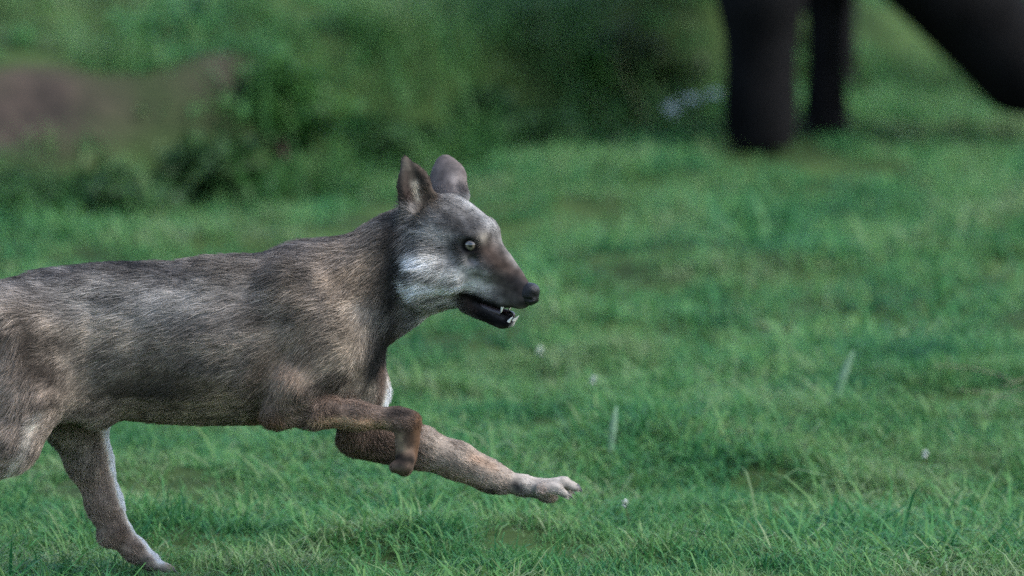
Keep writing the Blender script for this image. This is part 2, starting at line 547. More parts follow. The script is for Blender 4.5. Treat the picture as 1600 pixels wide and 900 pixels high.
# ------------------------------------------------------------------ solid modelling by distance fields
class Field:
    def __init__(self, lo, hi, h):
        self.lo = np.array(lo, float); self.h = h
        self.n = np.ceil((np.array(hi) - self.lo) / h).astype(int) + 1
        self.D = np.full(self.n, 0.25, dtype=np.float32)
        self.ax = [self.lo[i] + h * np.arange(self.n[i]) for i in range(3)]

    def sub(self, lo, hi):
        i0 = np.clip(np.floor((np.array(lo) - self.lo) / self.h).astype(int), 0, self.n)
        i1 = np.clip(np.ceil((np.array(hi) - self.lo) / self.h).astype(int) + 1, 0, self.n)
        sl = tuple(slice(a, b) for a, b in zip(i0, i1))
        g = np.meshgrid(*[self.ax[k][sl[k]] for k in range(3)], indexing='ij', sparse=True)
        return sl, g

    def put(self, sl, d, k, cut=False):
        A = self.D[sl]
        if A.size == 0:
            return
        if cut:
            d = -d
            hh = np.clip(k - np.abs(A - d), 0, None) / k
            self.D[sl] = np.maximum(A, d) + hh * hh * k * 0.25
        else:
            hh = np.clip(k - np.abs(A - d), 0, None) / k
            self.D[sl] = np.minimum(A, d) - hh * hh * k * 0.25

    def cone(self, a, b, r1, r2, k=0.02, flat=None, cut=False):
        """rounded cone; flat = (axis vector, factor) squeezes it along an axis"""
        a = np.asarray(a, float); b = np.asarray(b, float)
        m = max(r1, r2) * (1.6 if flat is not None and flat[1] < 1 else 1.05) + k + 0.02
        if flat is not None and flat[1] < 1:
            m = max(r1, r2) / flat[1] + k + 0.02
        sl, (X, Y, Z) = self.sub(np.minimum(a, b) - m, np.maximum(a, b) + m)
        px, py, pz = X - a[0], Y - a[1], Z - a[2]
        ab = b - a
        if flat is not None:
            n = np.asarray(flat[0], float); n = n / np.linalg.norm(n)
            t = (px * n[0] + py * n[1] + pz * n[2]) * (flat[1] - 1)
            px = px + t * n[0]; py = py + t * n[1]; pz = pz + t * n[2]
            ab = ab + n * (ab @ n) * (flat[1] - 1)
        L2 = float(ab @ ab) + 1e-12
        t = np.clip((px * ab[0] + py * ab[1] + pz * ab[2]) / L2, 0, 1)
        d = np.sqrt((px - t * ab[0]) ** 2 + (py - t * ab[1]) ** 2 + (pz - t * ab[2]) ** 2) - (r1 + (r2 - r1) * t)
        if flat is not None and flat[1] > 1:
            d = d / (0.5 + 0.5 * flat[1])
        self.put(sl, d.astype(np.float32), k, cut)

    def ball(self, c, rad, k=0.02, cut=False):
        """axis-aligned ellipsoid"""
        c = np.asarray(c, float)
        rad = np.asarray(rad, float) * np.ones(3)
        m = rad + k + 0.02
        sl, (X, Y, Z) = self.sub(c - m, c + m)
        x, y, z = (X - c[0]), (Y - c[1]), (Z - c[2])
        k0 = np.sqrt((x / rad[0]) ** 2 + (y / rad[1]) ** 2 + (z / rad[2]) ** 2)
        k1 = np.sqrt((x / rad[0] ** 2) ** 2 + (y / rad[1] ** 2) ** 2 + (z / rad[2] ** 2) ** 2) + 1e-9
        self.put(sl, (k0 * (k0 - 1) / k1).astype(np.float32), k, cut)

    def surface(self, smooth=2):
        D = self.D
        s = D < 0
        c = [s[a:D.shape[0] - 1 + a, b:D.shape[1] - 1 + b, e:D.shape[2] - 1 + e] for a in (0, 1) for b in (0, 1) for e in (0, 1)]
        tot = sum(q.astype(np.int8) for q in c)
        act = (tot > 0) & (tot < 8)
        I = np.argwhere(act)
        vid = np.full(act.shape, -1, dtype=np.int64)
        vid[act] = np.arange(len(I))
        acc = np.zeros((len(I), 3)); cnt = np.zeros(len(I))
        corners = [(a, b, e) for a in (0, 1) for b in (0, 1) for e in (0, 1)]
        val = {q: D[I[:, 0] + q[0], I[:, 1] + q[1], I[:, 2] + q[2]] for q in corners}
        for q in corners:
            for ax in range(3):
                if q[ax] == 0:
                    q2 = list(q); q2[ax] = 1; q2 = tuple(q2)
                    v0, v1 = val[q], val[q2]
                    cr = (v0 < 0) != (v1 < 0)
                    t = np.where(cr, v0 / np.where(cr, v0 - v1, 1), 0)
                    p = np.tile(np.array(q, float), (len(I), 1)); p[:, ax] = t
                    acc[cr] += p[cr]; cnt[cr] += 1
        V = self.lo + self.h * (I + acc / cnt[:, None])
        F = []
        for ax in range(3):
            o = [0, 0, 0]; o[ax] = 1
            sh = [D.shape[i] - o[i] for i in range(3)]
            a = s[:sh[0], :sh[1], :sh[2]]; b = s[o[0]:, o[1]:, o[2]:]
            E = np.argwhere(a != b)
            u, w = (ax + 1) % 3, (ax + 2) % 3
            ok = (E[:, u] > 0) & (E[:, w] > 0) & (E[:, u] < D.shape[u] - 1) & (E[:, w] < D.shape[w] - 1)
            E = E[ok]
            flip = ~a[E[:, 0], E[:, 1], E[:, 2]]
            def vi(du, dw):
                q = E.copy(); q[:, u] += du; q[:, w] += dw
                return vid[q[:, 0], q[:, 1], q[:, 2]]
            quad = np.stack([vi(-1, -1), vi(0, -1), vi(0, 0), vi(-1, 0)], -1)
            quad[flip] = quad[flip][:, ::-1]
            F.append(quad)
        F = np.concatenate(F)
        # gentle smoothing
        e = np.concatenate([F[:, [0, 1]], F[:, [1, 2]], F[:, [2, 3]], F[:, [3, 0]]])
        for it in range(smooth):
            sm = np.zeros_like(V); ct = np.zeros(len(V))
            for c0 in range(3):
                sm[:, c0] = np.bincount(e[:, 0], V[e[:, 1], c0], len(V)) + np.bincount(e[:, 1], V[e[:, 0], c0], len(V))
            ct = np.bincount(e[:, 0], minlength=len(V)) + np.bincount(e[:, 1], minlength=len(V))
            V = V * 0.5 + 0.5 * sm / np.maximum(ct, 1)[:, None]
        return V, F


# ------------------------------------------------------------------ wolf
PSI = R(28)                # head turned towards the camera
TP, SP_, CP_ = math.tan(PSI), math.sin(PSI), math.cos(PSI)
px1 = 1.0 / S_PX
HF = np.array([CP_, -SP_, 0.0])
HL = np.array([SP_, CP_, 0.0])


def H(px, py, w=0.0):
    """point of the head: (px,py) on the head's mid plane, w metres to its left"""
    y = -TP * (px - 640) / S_PX
    p = P(px, py, y)
    return p + HL * w


EYE_W = 0.040
EYE_PX = (751, 380)


def build_wolf():
    lo = (P(-330, 900, 0)[0], -0.27, -0.03)
    hi = (P(935, 700, 0)[0], 0.24, P(640, 215, 0)[2])
    f = Field(lo, hi, 0.0042)
    r = px1
    # torso: outline of back and belly, half width
    tx = [-92, -80, -60, -20, 60, 150, 220, 280, 330, 400, 480, 540, 575, 592, 600]
    top = [526, 500, 474, 447, 424, 412, 410, 409, 401, 398, 390, 404, 440, 480, 508]
    bot = [534, 565, 600, 630, 640, 648, 655, 659, 661, 660, 656, 634, 590, 545, 512]
    hw = [.006, .035, .062, .085, .094, .078, .090, .108, .118, .120, .114, .100, .07, .035, .005]
    xs = np.array([P(a, 500)[0] for a in tx])
    zt = np.array([P(a, b)[2] for a, b in zip(tx, top)])
    zb = np.array([P(a, b)[2] for a, b in zip(tx, bot)])
    sl, (X, Y, Z) = f.sub((xs[0], -0.2, zb.min() - 0.05), (xs[-1], 0.2, zt.max() + 0.05))
    def ip(a):
        return np.interp(X.ravel(), xs, a).reshape(X.shape)
    zc, hz, hy = (ip(zt) + ip(zb)) / 2, (ip(zt) - ip(zb)) / 2, ip(np.array(hw))
    zc2 = (Z - zc) / hz
    hyz = hy * (1 - 0.10 * zc2)
    q = np.sqrt(zc2 ** 2 + (Y / hyz) ** 2)
    f.put(sl, ((q - 1) * np.minimum(hz, hy)).astype(np.float32), 0.03)
    ya = (0, 1, 0)

    def chain(pts, k=0.025, flat=None):
        for (a, b) in zip(pts[:-1], pts[1:]):
            f.cone(P(a[0], a[1], a[2]), P(b[0], b[1], b[2]), a[3] * r, b[3] * r, k, flat)
    # neck and breast
    f.cone(P(514, 481, 0), P(655, 405, 0), 103 * r, 70 * r, 0.04, (ya, 1.25))
    f.cone(P(530, 545, 0), P(500, 590, 0), 50 * r, 60 * r, 0.05, (ya, 0.85))
    f.cone(P(668, 452, -.01), P(560, 515, 0), 34 * r, 36 * r, 0.02, (ya, 1.1))
    # near shoulder and foreleg (folded)
    chain([(452, 450, -0.078, 36), (512, 552, -0.100, 44)], 0.04, (ya, 1.5))
    chain([(512, 555, -0.092, 44), (462, 606, -0.103, 36), (432, 643, -0.108, 21)], 0.022)
    f.cone(P(428, 652, -0.10), P(436, 648, -0.10), 15 * r, 18 * r, 0.015)
    chain([(446, 645, -0.10, 20), (495, 643, -0.104, 23), (560, 649, -0.105, 19), (620, 655, -0.105, 16), (640, 661, -0.105, 18)], 0.018)
    chain([(637, 662, -0.105, 18.5), (638, 688, -0.105, 15.5), (635, 712, -0.105, 18)], 0.014)
    f.ball(P(626, 690, -0.105), (8 * r, .009, 9 * r), 0.01)
    for dw, tl in ((-.018, 0), (-.006, 4), (.006, 4), (.018, 0)):
        f.cone(P(637, 716, -0.105 + dw), P(633, 725 + tl, -0.105 + dw * 1.15), 12 * r, 13 * r, 0.005)
        f.cone(P(631, 727 + tl, -0.105 + dw * 1.15), P(618, 728 + tl * .6, -0.105 + dw * 1.1), 13 * r, 9 * r, 0.005)
    # far shoulder and foreleg (stretched forward)
    chain([(475, 462, 0.072, 36), (545, 560, 0.08, 46)], 0.05, (ya, 1.5))
    chain([(548, 560, 0.080, 48), (566, 610, 0.085, 37), (562, 672, 0.092, 28)], 0.03)
    f.cone(P(551, 686, 0.092), P(556, 680, 0.092), 15 * r, 20 * r, 0.02)
    chain([(566, 683, 0.092, 24), (610, 690, 0.094, 26), (655, 699, 0.095, 26), (715, 720, 0.097, 22), (762, 742, 0.098, 17.5), (782, 750, 0.098, 16.5)], 0.04)
    f.ball(P(762, 759, 0.098), (8 * r, .011, 8 * r), 0.01)
    chain([(780, 751, 0.098, 15.5), (815, 758, 0.098, 15), (842, 763, 0.098, 16)], 0.014)
    for dw, tl, dz in ((-.023, -2, 9), (-.009, 13, -1), (.009, 14, -3), (.022, 2, 3)):
        a = P(845, 760 + dz * .5, 0.098 + dw); b = P(872 + tl * .6, 755 + dz, 0.098 + dw * 1.25); c = P(886 + tl, 764 + dz, 0.098 + dw * 1.3)
        f.cone(a, b, 10 * r, 8.5 * r, 0.005); f.cone(b, c, 8.5 * r, 6.5 * r, 0.003)
    f.ball(P(856, 775, 0.098), (15 * r, .02, 10 * r), 0.008)
    # near hind leg (pushing back)
    chain([(5, 530, -0.070, 66), (24, 620, -0.082, 53), (12, 688, -0.088, 44)], 0.06, (ya, 1.3))
    chain([(10, 688, -0.09, 42), (-60, 742, -0.09, 32), (-150, 792, -0.09, 19), (-158, 796, -0.09, 20)], 0.03)
    chain([(-155, 790, -0.09, 17), (-190, 850, -0.09, 15), (-200, 880, -0.09, 16)], 0.015)
    for dw in (-.02, -.007, .007, .02):
        f.cone(P(-198, 885, -0.09 + dw), P(-172, 897, -0.09 + dw * 1.3), 9 * r, 8 * r, 0.007)
    # far hind leg (swung forward)
    chain([(60, 520, 0.075, 70), (110, 620, 0.075, 50), (118, 655, 0.078, 46)], 0.04, (ya, 1.2))
    chain([(118, 655, 0.078, 45), (138, 715, 0.085, 34), (163, 785, 0.088, 26), (178, 826, 0.088, 23)], 0.02)
    f.ball(P(166, 838, 0.088), (13 * r, .016, 13 * r), 0.015)
    chain([(180, 830, 0.088, 22), (207, 856, 0.088, 17.5), (232, 876, 0.088, 16.5)], 0.015)
    for dw in (-.02, -.007, .007, .02):
        f.cone(P(234, 878, 0.088 + dw), P(262, 888, 0.088 + dw * 1.3), 9 * r, 8 * r, 0.007)
    # tail
    chain([(-70, 500, 0, 22), (-125, 545, 0.01, 24), (-185, 640, 0.02, 30), (-215, 720, 0.02, 22), (-222, 760, 0.02, 8)], 0.02)
    # flank fold between thigh and belly
    f.cone(P(70, 600, -0.045), P(150, 640, -0.03), 20 * r, 18 * r, 0.05)
    # ---- head
    f.cone(H(640, 395), H(695, 372), 64 * r, 60 * r, 0.05, (HL, 1.12))
    f.cone(H(700, 352), H(752, 366), 44 * r, 29 * r, 0.03, (HL, 0.86))
    for w in (-1, 1):
        f.cone(H(690, 418, w * 0.034), H(722, 425, w * 0.030), 50 * r, 30 * r, 0.03)      # cheeks
        f.ball(H(750, 369, w * 0.036), (14 * r, .013, 9 * r), 0.02)                       # brows
        f.cone(H(748, 398, w * 0.030), H(775, 415, w * 0.020), 20 * r, 17 * r, 0.02)       # cheekbone to muzzle
    f.cone(H(748, 403), H(818, 455), 32 * r, 16.5 * r, 0.022, (HL, 1.06))
    f.cone(H(755, 378), H(800, 430), 19 * r, 13 * r, 0.02, (HL, 1.0))
    f.cone(H(745, 438), H(812, 471), 23 * r, 12.5 * r, 0.014, (HL, 0.86))
    f.cone(H(742, 452), H(785, 474), 12 * r, 11 * r, 0.012, (HL, 0.62))                       # flews
    f.ball(H(819, 463), (14 * r, .018, 14 * r), 0.012)
    f.cone(H(690, 452), H(722, 466), 32 * r, 16 * r, 0.02, (HL, 0.9))                        # jaw root
    f.cone(H(735, 476), H(785, 502), 15.5 * r, 12.5 * r, 0.006, (HL, 0.85))
    f.ball(H(796, 503), (10 * r, .014, 9 * r), 0.006)
    f.cone(H(742, 470), H(806, 492), 1.5 * r, 6 * r, 0.004, (HL, 0.32), cut=True)          # open mouth
    for w in (-1, 1):
        f.ball(H(EYE_PX[0] + 1, EYE_PX[1], w * (EYE_W + 0.006)), (.0135, .0125, .0115), 0.008, cut=True)
        f.ball(H(757, 402, w * (EYE_W + 0.004)), (.010, .010, .006), 0.012, cut=True)
    for w in (-1, 1):
        f.cone(H(738, 372, w * (EYE_W + .002)), H(764, 374, w * (EYE_W - .006)), 4.5 * r, 4.5 * r, 0.006)   # upper lid
        f.cone(H(742, 391, w * (EYE_W + .002)), H(764, 388, w * (EYE_W - .006)), 3.5 * r, 3.5 * r, 0.005)   # lower lid
    # ---- ears (cupped shells)
    def ear(base, tip, mid, rb, rm, rt, nrm, hollow):
        n = np.asarray(nrm, float); n /= np.linalg.norm(n)
        f.cone(base, mid, rb * r, rm * r, 0.012, (n, 2.3))
        f.cone(mid, tip, rm * r, rt * r, 0.008, (n, 2.6))
        if hollow:
            o = n * (0.012)
            f.cone(base * .8 + mid * .2 + o * 1.25, mid + o, rb * .62 * r, rm * .70 * r, 0.006, (n, 1.7), cut=True)
            f.cone(mid + o, tip * .8 + mid * .2 + o * .8, rm * .70 * r, rt * .7 * r, 0.006, (n, 1.9), cut=True)
    wn_ = -0.052
    nb = P(656, 322, 0.0) + np.array([0, -0.030, 0])
    ear(nb, P(634, 252, -0.045), P(646, 286, -0.038), 34, 26, 10, (0.42, -0.88, 0.1), True)
    ear(P(704, 308, 0.03), P(695, 256, 0.055), P(700, 276, 0.045), 32, 28, 16, (-0.30, -0.93, 0.15), False)
    V, F = f.surface(2)
    return V, F


WV, WF = build_wolf()


def blobs(px, py, base, items):
    """coat pattern: soft elliptical patches (cx, cy, rx, ry, angle deg, colour, strength)"""
    c = np.tile(np.array(base, float), (len(px), 1))
    for it in items:
        cx, cy, rx, ry, ang, col, w = it[:7]
        m = it[7] if len(it) > 7 else None
        a = math.radians(ang)
        dx, dy = px - cx, py - cy
        u = (dx * math.cos(a) + dy * math.sin(a)) / rx
        v = (-dx * math.sin(a) + dy * math.cos(a)) / ry
        g = np.exp(-(u * u + v * v) ** 1.5 * 0.7) * w
        if m is not None:
            g = g * m
        c += (np.array(col) - c) * g[:, None]
    return c


def stroke(px, py, pts, wid):
    """soft mask along a polyline"""
    d = np.full(len(px), 1e9)
    for (a, b) in zip(pts[:-1], pts[1:]):
        ax, ay = a; bx, by = b
        L = (bx - ax) ** 2 + (by - ay) ** 2
        t = np.clip(((px - ax) * (bx - ax) + (py - ay) * (by - ay)) / L, 0, 1)
        d = np.minimum(d, np.hypot(px - ax - t * (bx - ax), py - ay - t * (by - ay)))
    return np.exp(-(d / wid) ** 2)


def coat(V):
    px, py = project(V)
    y = V[:, 1]
    n1 = vnoise3(V, 22, 51); n2 = vnoise3(V, 60, 53)
    far = smooth01((y - 0.035) / 0.02)
    near = 1 - smooth01((y + 0.02) / 0.03)
    headm = smooth01((px - 615) / 30) * smooth01((520 - py) / 10)
    jit = 1 - 0.72 * headm - 0.5 * (1 - headm) * smooth01((py - 610) / 30)
    jx = px + (14 * n1 + 7 * n2) * jit; jy = py + (12 * vnoise3(V, 20, 55) + 6 * vnoise3(V, 55, 57)) * jit
    c = blobs(jx, jy, (0.235, 0.205, 0.175), [
        (200, 560, 260, 60, 0, (0.255, 0.225, 0.19), 0.6),
        (250, 470, 240, 40, 4, (0.29, 0.285, 0.28), 0.7),
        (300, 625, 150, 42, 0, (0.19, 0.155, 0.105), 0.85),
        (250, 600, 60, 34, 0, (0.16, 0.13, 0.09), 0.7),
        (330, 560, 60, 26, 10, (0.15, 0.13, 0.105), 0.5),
        (360, 500, 70, 34, 0, (0.20, 0.175, 0.16), 0.6),
        (520, 440, 110, 70, -30, (0.225, 0.18, 0.145), 0.7),
        (560, 430, 50, 40, -30, (0.21, 0.17, 0.13), 0.6),
        (480, 540, 90, 60, 0, (0.22, 0.185, 0.145), 0.8),
        (440, 606, 46, 56, 20, (0.235, 0.175, 0.135), 0.9, near),
        (420, 660, 26, 14, 0, (0.17, 0.09, 0.055), 0.7, near),
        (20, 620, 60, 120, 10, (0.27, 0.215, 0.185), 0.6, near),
        (66, 556, 20, 66, -16, (0.085, 0.07, 0.058), 0.9, near),  # shade of the crease ahead of the thigh, painted in
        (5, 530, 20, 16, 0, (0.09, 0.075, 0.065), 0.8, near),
        (120, 640, 70, 50, 0, (0.10, 0.09, 0.085), 0.8, far),
        (150, 750, 60, 80, 70, (0.25, 0.195, 0.165), 0.9, far),
        (190, 840, 50, 30, 40, (0.23, 0.165, 0.13), 0.7, far),
    ])
    # dark saddle that follows the top of the back
    tx = np.interp(px, [-80, -20, 60, 150, 280, 330, 400, 480, 560, 620], [480, 447, 424, 408, 405, 396, 393, 382, 345, 325])
    dd = (jy - tx) * 1.0
    sad = np.exp(-(np.clip(dd, 0, None) / np.interp(px, [0, 100, 260, 330, 430, 600], [32, 34, 44, 30, 34, 26])) ** 2) * (1 - headm)
    sad *= np.interp(px, [-80, 20, 80, 290, 330, 420, 620], [.5, .35, .85, .9, .45, .75, .6])
    c += (np.array((0.060, 0.063, 0.073)) - c) * np.clip(sad * (0.85 + 0.35 * n2), 0, 1)[:, None]
    # dark drifts; those by the neck paint in the shade of shoulder creases
    for (cx, cy, rx, ry, ang, w) in ((75, 470, 60, 22, 25, .75), (290, 432, 70, 18, 0, .8), (430, 440, 70, 22, -50, .55), (496, 430, 60, 13, 65, .65), (505, 500, 40, 12, 80, .4), (330, 570, 50, 15, 10, .5), (250, 605, 55, 22, 0, .5), (560, 390, 70, 14, -30, .6), (540, 450, 14, 14, 0, .35), (455, 500, 40, 12, -60, .35), (395, 560, 12, 60, 12, .5), (180, 470, 40, 12, 30, .4)):
        a = math.radians(ang)
        u = ((jx - cx) * math.cos(a) + (jy - cy) * math.sin(a)) / rx
        v = (-(jx - cx) * math.sin(a) + (jy - cy) * math.cos(a)) / ry
        g = np.exp(-(u * u + v * v)) * w * (1 - headm)
        c += (np.array((0.095, 0.09, 0.09)) - c) * g[:, None]
    mott = vnoise3(V * np.array([1, 1, 1.7]), 17, 91) + .7 * vnoise3(V * np.array([1, 1, 1.7]), 38, 93)
    c = c * np.clip(1 + 0.38 * mott * (1 - headm) * (py < 620) * (1 - .7 * np.exp(-((px - 440) / 60) ** 2 - ((py - 610) / 50) ** 2)), .45, 1.5)[:, None]
    def paint(mask, col):
        nonlocal c
        c = c + (np.array(col) - c) * np.clip(mask, 0, 1)[:, None]
    body = 1 - headm
    # dark collar behind the cheek and down the breast
    paint(stroke(jx, jy, [(618, 345), (616, 420), (610, 480), (602, 535), (594, 572)], 20) * 1.0, (0.045, 0.043, 0.042))
    paint(stroke(jx, jy, [(650, 512), (625, 540), (590, 580)], 20) * 0.85, (0.055, 0.054, 0.052))
    paint(stroke(jx, jy, [(575, 470), (585, 540)], 14) * 0.5, (0.07, 0.07, 0.07))
    paint(stroke(jx, jy, [(556, 480), (600, 500)], 14) * 0.35 * body, (0.33, 0.32, 0.30))
    paint(stroke(jx, jy, [(462, 622), (500, 604), (545, 585)], 8) * 0.6 * near, (0.07, 0.055, 0.05))  # shaded crease between forearm and chest, painted into the coat
    paint(stroke(jx, jy, [(412, 570), (404, 640)], 7) * 0.6, (0.08, 0.065, 0.05))
    paint(stroke(jx, jy, [(640, 505), (690, 492)], 9) * 0.35, (0.30, 0.31, 0.30))
    # near foreleg
    fl = smooth01((py - 606) / 14) * smooth01((px - 478 + (py - 615) * 0.85) / 22) * near
    paint(fl * 0.9, (0.165, 0.115, 0.090))
    paint(stroke(jx, jy, [(500, 655), (600, 660)], 8) * 0.8 * near, (0.36, 0.26, 0.17))
    paint(stroke(jx, jy, [(606, 640), (636, 648)], 9) * 0.8 * near, (0.05, 0.045, 0.045))
    paint(stroke(jx, jy, [(652, 650), (656, 725)], 8) * 0.7 * near, (0.15, 0.075, 0.035))
    paint(stroke(jx, jy, [(630, 682), (632, 706)], 9) * 0.8 * near, (0.30, 0.225, 0.15))
    paint(stroke(jx, jy, [(608, 716), (642, 722)], 6) * 0.9 * near, (0.045, 0.04, 0.035))
    paint(stroke(jx, jy, [(480, 622), (560, 632), (600, 638)], 8) * 0.6 * near, (0.22, 0.175, 0.15))  # lit upper edge of the forearm, painted into the coat
    paint(stroke(jx, jy, [(640, 668), (646, 690)], 8) * 0.6 * near, (0.07, 0.045, 0.03))
    # far foreleg
    f2 = smooth01((px - 500) / 20) * smooth01((py - 560) / 20) * far
    paint(f2 * 0.9, (0.15, 0.105, 0.085))
    f3 = smooth01((px - 640) / 30) * far * smooth01((py - 600) / 20)
    paint(f3 * 0.9, (0.255, 0.222, 0.195))
    paint(stroke(jx, jy, [(665, 712), (740, 735)], 10) * 0.35 * far, (0.28, 0.24, 0.21))
    paint(stroke(jx, jy, [(690, 738), (750, 760)], 9) * 0.55 * far, (0.22, 0.16, 0.11))
    paint(stroke(jx, jy, [(738, 712), (770, 728)], 9) * 0.55 * far, (0.30, 0.20, 0.14))
    paint(stroke(px, py, [(760, 767), (764, 768)], 6) * 0.9 * far, (0.05, 0.045, 0.04))
    paint(smooth01((px - 785) / 40) * far * smooth01((py - 700) / 10) * 0.8, (0.29, 0.275, 0.262))
    paint(stroke(px, py, [(805, 757), (810, 764)], 6) * 0.9 * far, (0.06, 0.06, 0.065))
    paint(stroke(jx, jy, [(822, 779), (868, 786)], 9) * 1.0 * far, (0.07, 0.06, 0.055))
    paint(stroke(jx, jy, [(845, 765), (860, 772)], 9) * 0.4 * far, (0.40, 0.27, 0.22))
    paint(stroke(px, py, [(614, 565), (612, 600), (604, 640)], 7) * far, (0.80, 0.79, 0.76))  # front edge: pale fur plus rim light painted into the coat
    paint(stroke(px, py, [(168, 655), (176, 705), (189, 765), (209, 822), (252, 872)], 8) * 1.0 * far, (0.75, 0.72, 0.68))  # far hind leg front: pale fur, brightened by painted-in rim light
    paint(stroke(jx, jy, [(60, 640), (45, 690), (20, 740)], 9) * 0.6 * near, (0.45, 0.44, 0.41))
    # ---- head
    hm = headm
    paint(hm * 0.85, (0.150, 0.150, 0.152))
    paint(stroke(jx, jy, [(730, 312), (772, 352)], 11) * hm * .6, (0.30, 0.31, 0.32))  # rim light along the forehead edge, put into the colour
    paint(stroke(jx, jy, [(665, 365), (710, 372)], 17) * hm * .5, (0.30, 0.30, 0.29))
    paint(stroke(jx, jy, [(702, 345), (740, 350)], 18) * hm * .7, (0.085, 0.085, 0.09))
    paint(stroke(jx, jy, [(648, 402), (672, 412)], 15) * hm * .9, (0.50, 0.51, 0.52))
    paint(stroke(jx, jy, [(645, 450), (690, 450), (752, 444)], 19) * hm * .9, (0.44, 0.435, 0.42))
    paint(stroke(jx, jy, [(690, 420), (725, 428)], 18) * hm * .7, (0.36, 0.36, 0.355))
    paint(stroke(jx, jy, [(650, 432), (680, 434)], 6) * hm * .4, (0.25, 0.25, 0.25))
    paint(stroke(jx, jy, [(715, 482), (665, 500)], 14) * hm * .5, (0.36, 0.37, 0.36))
    paint(stroke(jx, jy, [(760, 386), (790, 418), (815, 440)], 20) * hm * .9, (0.085, 0.058, 0.046))
    paint(stroke(jx, jy, [(778, 440), (810, 464)], 17) * hm * .75, (0.115, 0.093, 0.080))
    paint(stroke(jx, jy, [(752, 440), (764, 450)], 10) * hm * .5, (0.36, 0.34, 0.32))
    paint(stroke(px, py, [(776, 360), (794, 392), (808, 414)], 6) * hm * .5, (0.22, 0.22, 0.22))
    paint(stroke(jx, jy, [(806, 438), (830, 456), (824, 474)], 14) * hm * 1.0, (0.045, 0.042, 0.045))
    paint(stroke(px, py, [(720, 398), (732, 408), (742, 415)], 6) * hm * .5, (0.10, 0.10, 0.10))
    paint(stroke(px, py, [(745, 386), (757, 398), (764, 408)], 6) * hm * .6, (0.06, 0.045, 0.04))
    paint(stroke(jx, jy, [(728, 402), (745, 408)], 6) * hm * .5, (0.28, 0.27, 0.27))
    hn = vnoise3(V, 75, 95) + .7 * vnoise3(V, 130, 97)
    c = c * np.clip(1 + 0.34 * hn * hm, .5, 1.5)[:, None]
    # lips and lower jaw black
    paint(stroke(px, py, [(728, 462), (752, 470), (780, 484), (800, 488)], 8) * hm * 1.2, (0.015, 0.014, 0.015))
    paint(stroke(px, py, [(734, 474), (765, 497), (800, 505)], 13) * hm * 1.2, (0.018, 0.017, 0.018))
    paint(stroke(px, py, [(742, 476), (764, 486), (786, 497)], 3.5) * hm * .8, (0.085, 0.08, 0.085))  # painted highlight along the lower lip
    paint(stroke(px, py, [(729, 470), (742, 488)], 6) * hm * .6, (0.10, 0.07, 0.06))
    paint(stroke(px, py, [(800, 512), (812, 500)], 4) * hm * .9, (0.5, 0.5, 0.48))
    paint(stroke(px, py, [(812, 484), (828, 484)], 4) * hm * .6, (0.30, 0.28, 0.27))
    # ears
    em = smooth01((322 - py) / 10) * smooth01((px - 612) / 8) * (px < 690) * near
    paint(em * .95, (0.10, 0.078, 0.065))
    paint(stroke(px, py, [(634, 255), (640, 285)], 8) * em * .5, (0.24, 0.23, 0.20))
    paint(stroke(px, py, [(636, 270), (638, 312)], 6) * em * .7, (0.05, 0.035, 0.033))
    paint(stroke(px, py, [(649, 288), (655, 312)], 6) * em * .8, (0.38, 0.37, 0.32))
    paint(stroke(px, py, [(641, 246), (653, 275), (668, 300)], 4) * em * .8, (0.05, 0.05, 0.045))
    paint(stroke(px, py, [(660, 335), (668, 305), (680, 320)], 11) * (px < 700) * .8, (0.12, 0.095, 0.07))
    e2 = smooth01((306 - py) / 6) * smooth01((px - 664) / 6) * (y > 0.0)
    paint(e2 * .9, (0.165, 0.142, 0.14))
    paint(stroke(px, py, [(712, 280), (716, 292)], 9) * e2 * .6, (0.42, 0.37, 0.35))
    paint(stroke(px, py, [(718, 290), (728, 298)], 7) * (y > -.02) * .8, (0.06, 0.06, 0.07))
    ln_ = vnoise3(V, 60, 99) + .6 * vnoise3(V, 120, 101)
    c = c * np.clip(1 + 0.28 * ln_ * smooth01((py - 600) / 30), .55, 1.4)[:, None]
    # eye surround
    for w in (-1, 1):
        e0 = H(EYE_PX[0], EYE_PX[1], w * EYE_W)
        d = np.linalg.norm(V - e0, axis=1)
        paint(np.exp(-(d / 0.0185) ** 4) * 1.1, (0.02, 0.017, 0.016))
        paint(np.exp(-(np.linalg.norm(V - (e0 + np.array([-.022, 0, .004])), axis=1) / 0.010) ** 2) * .7, (0.05, 0.05, 0.05))
        paint(np.exp(-(np.linalg.norm(V - (e0 + np.array([.022, 0, .012])), axis=1) / 0.010) ** 2) * .6, (0.36, 0.33, 0.28))
    return np.clip(c, 0.008, 1)


wolf = empty('wolf', tuple(P(180, 912, 0.0)))
tag(wolf, 'grey-brown wolf running across the grass with its jaws open', 'wolf')
wolf_off = Vector(wolf.location)
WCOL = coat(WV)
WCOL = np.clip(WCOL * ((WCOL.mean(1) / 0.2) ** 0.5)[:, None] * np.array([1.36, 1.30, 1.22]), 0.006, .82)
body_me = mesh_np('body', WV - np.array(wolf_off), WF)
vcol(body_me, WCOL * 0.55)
body = link('body', body_me, wolf, attr_mat('wolf_skin', 'coat', 0.9, 0.1))

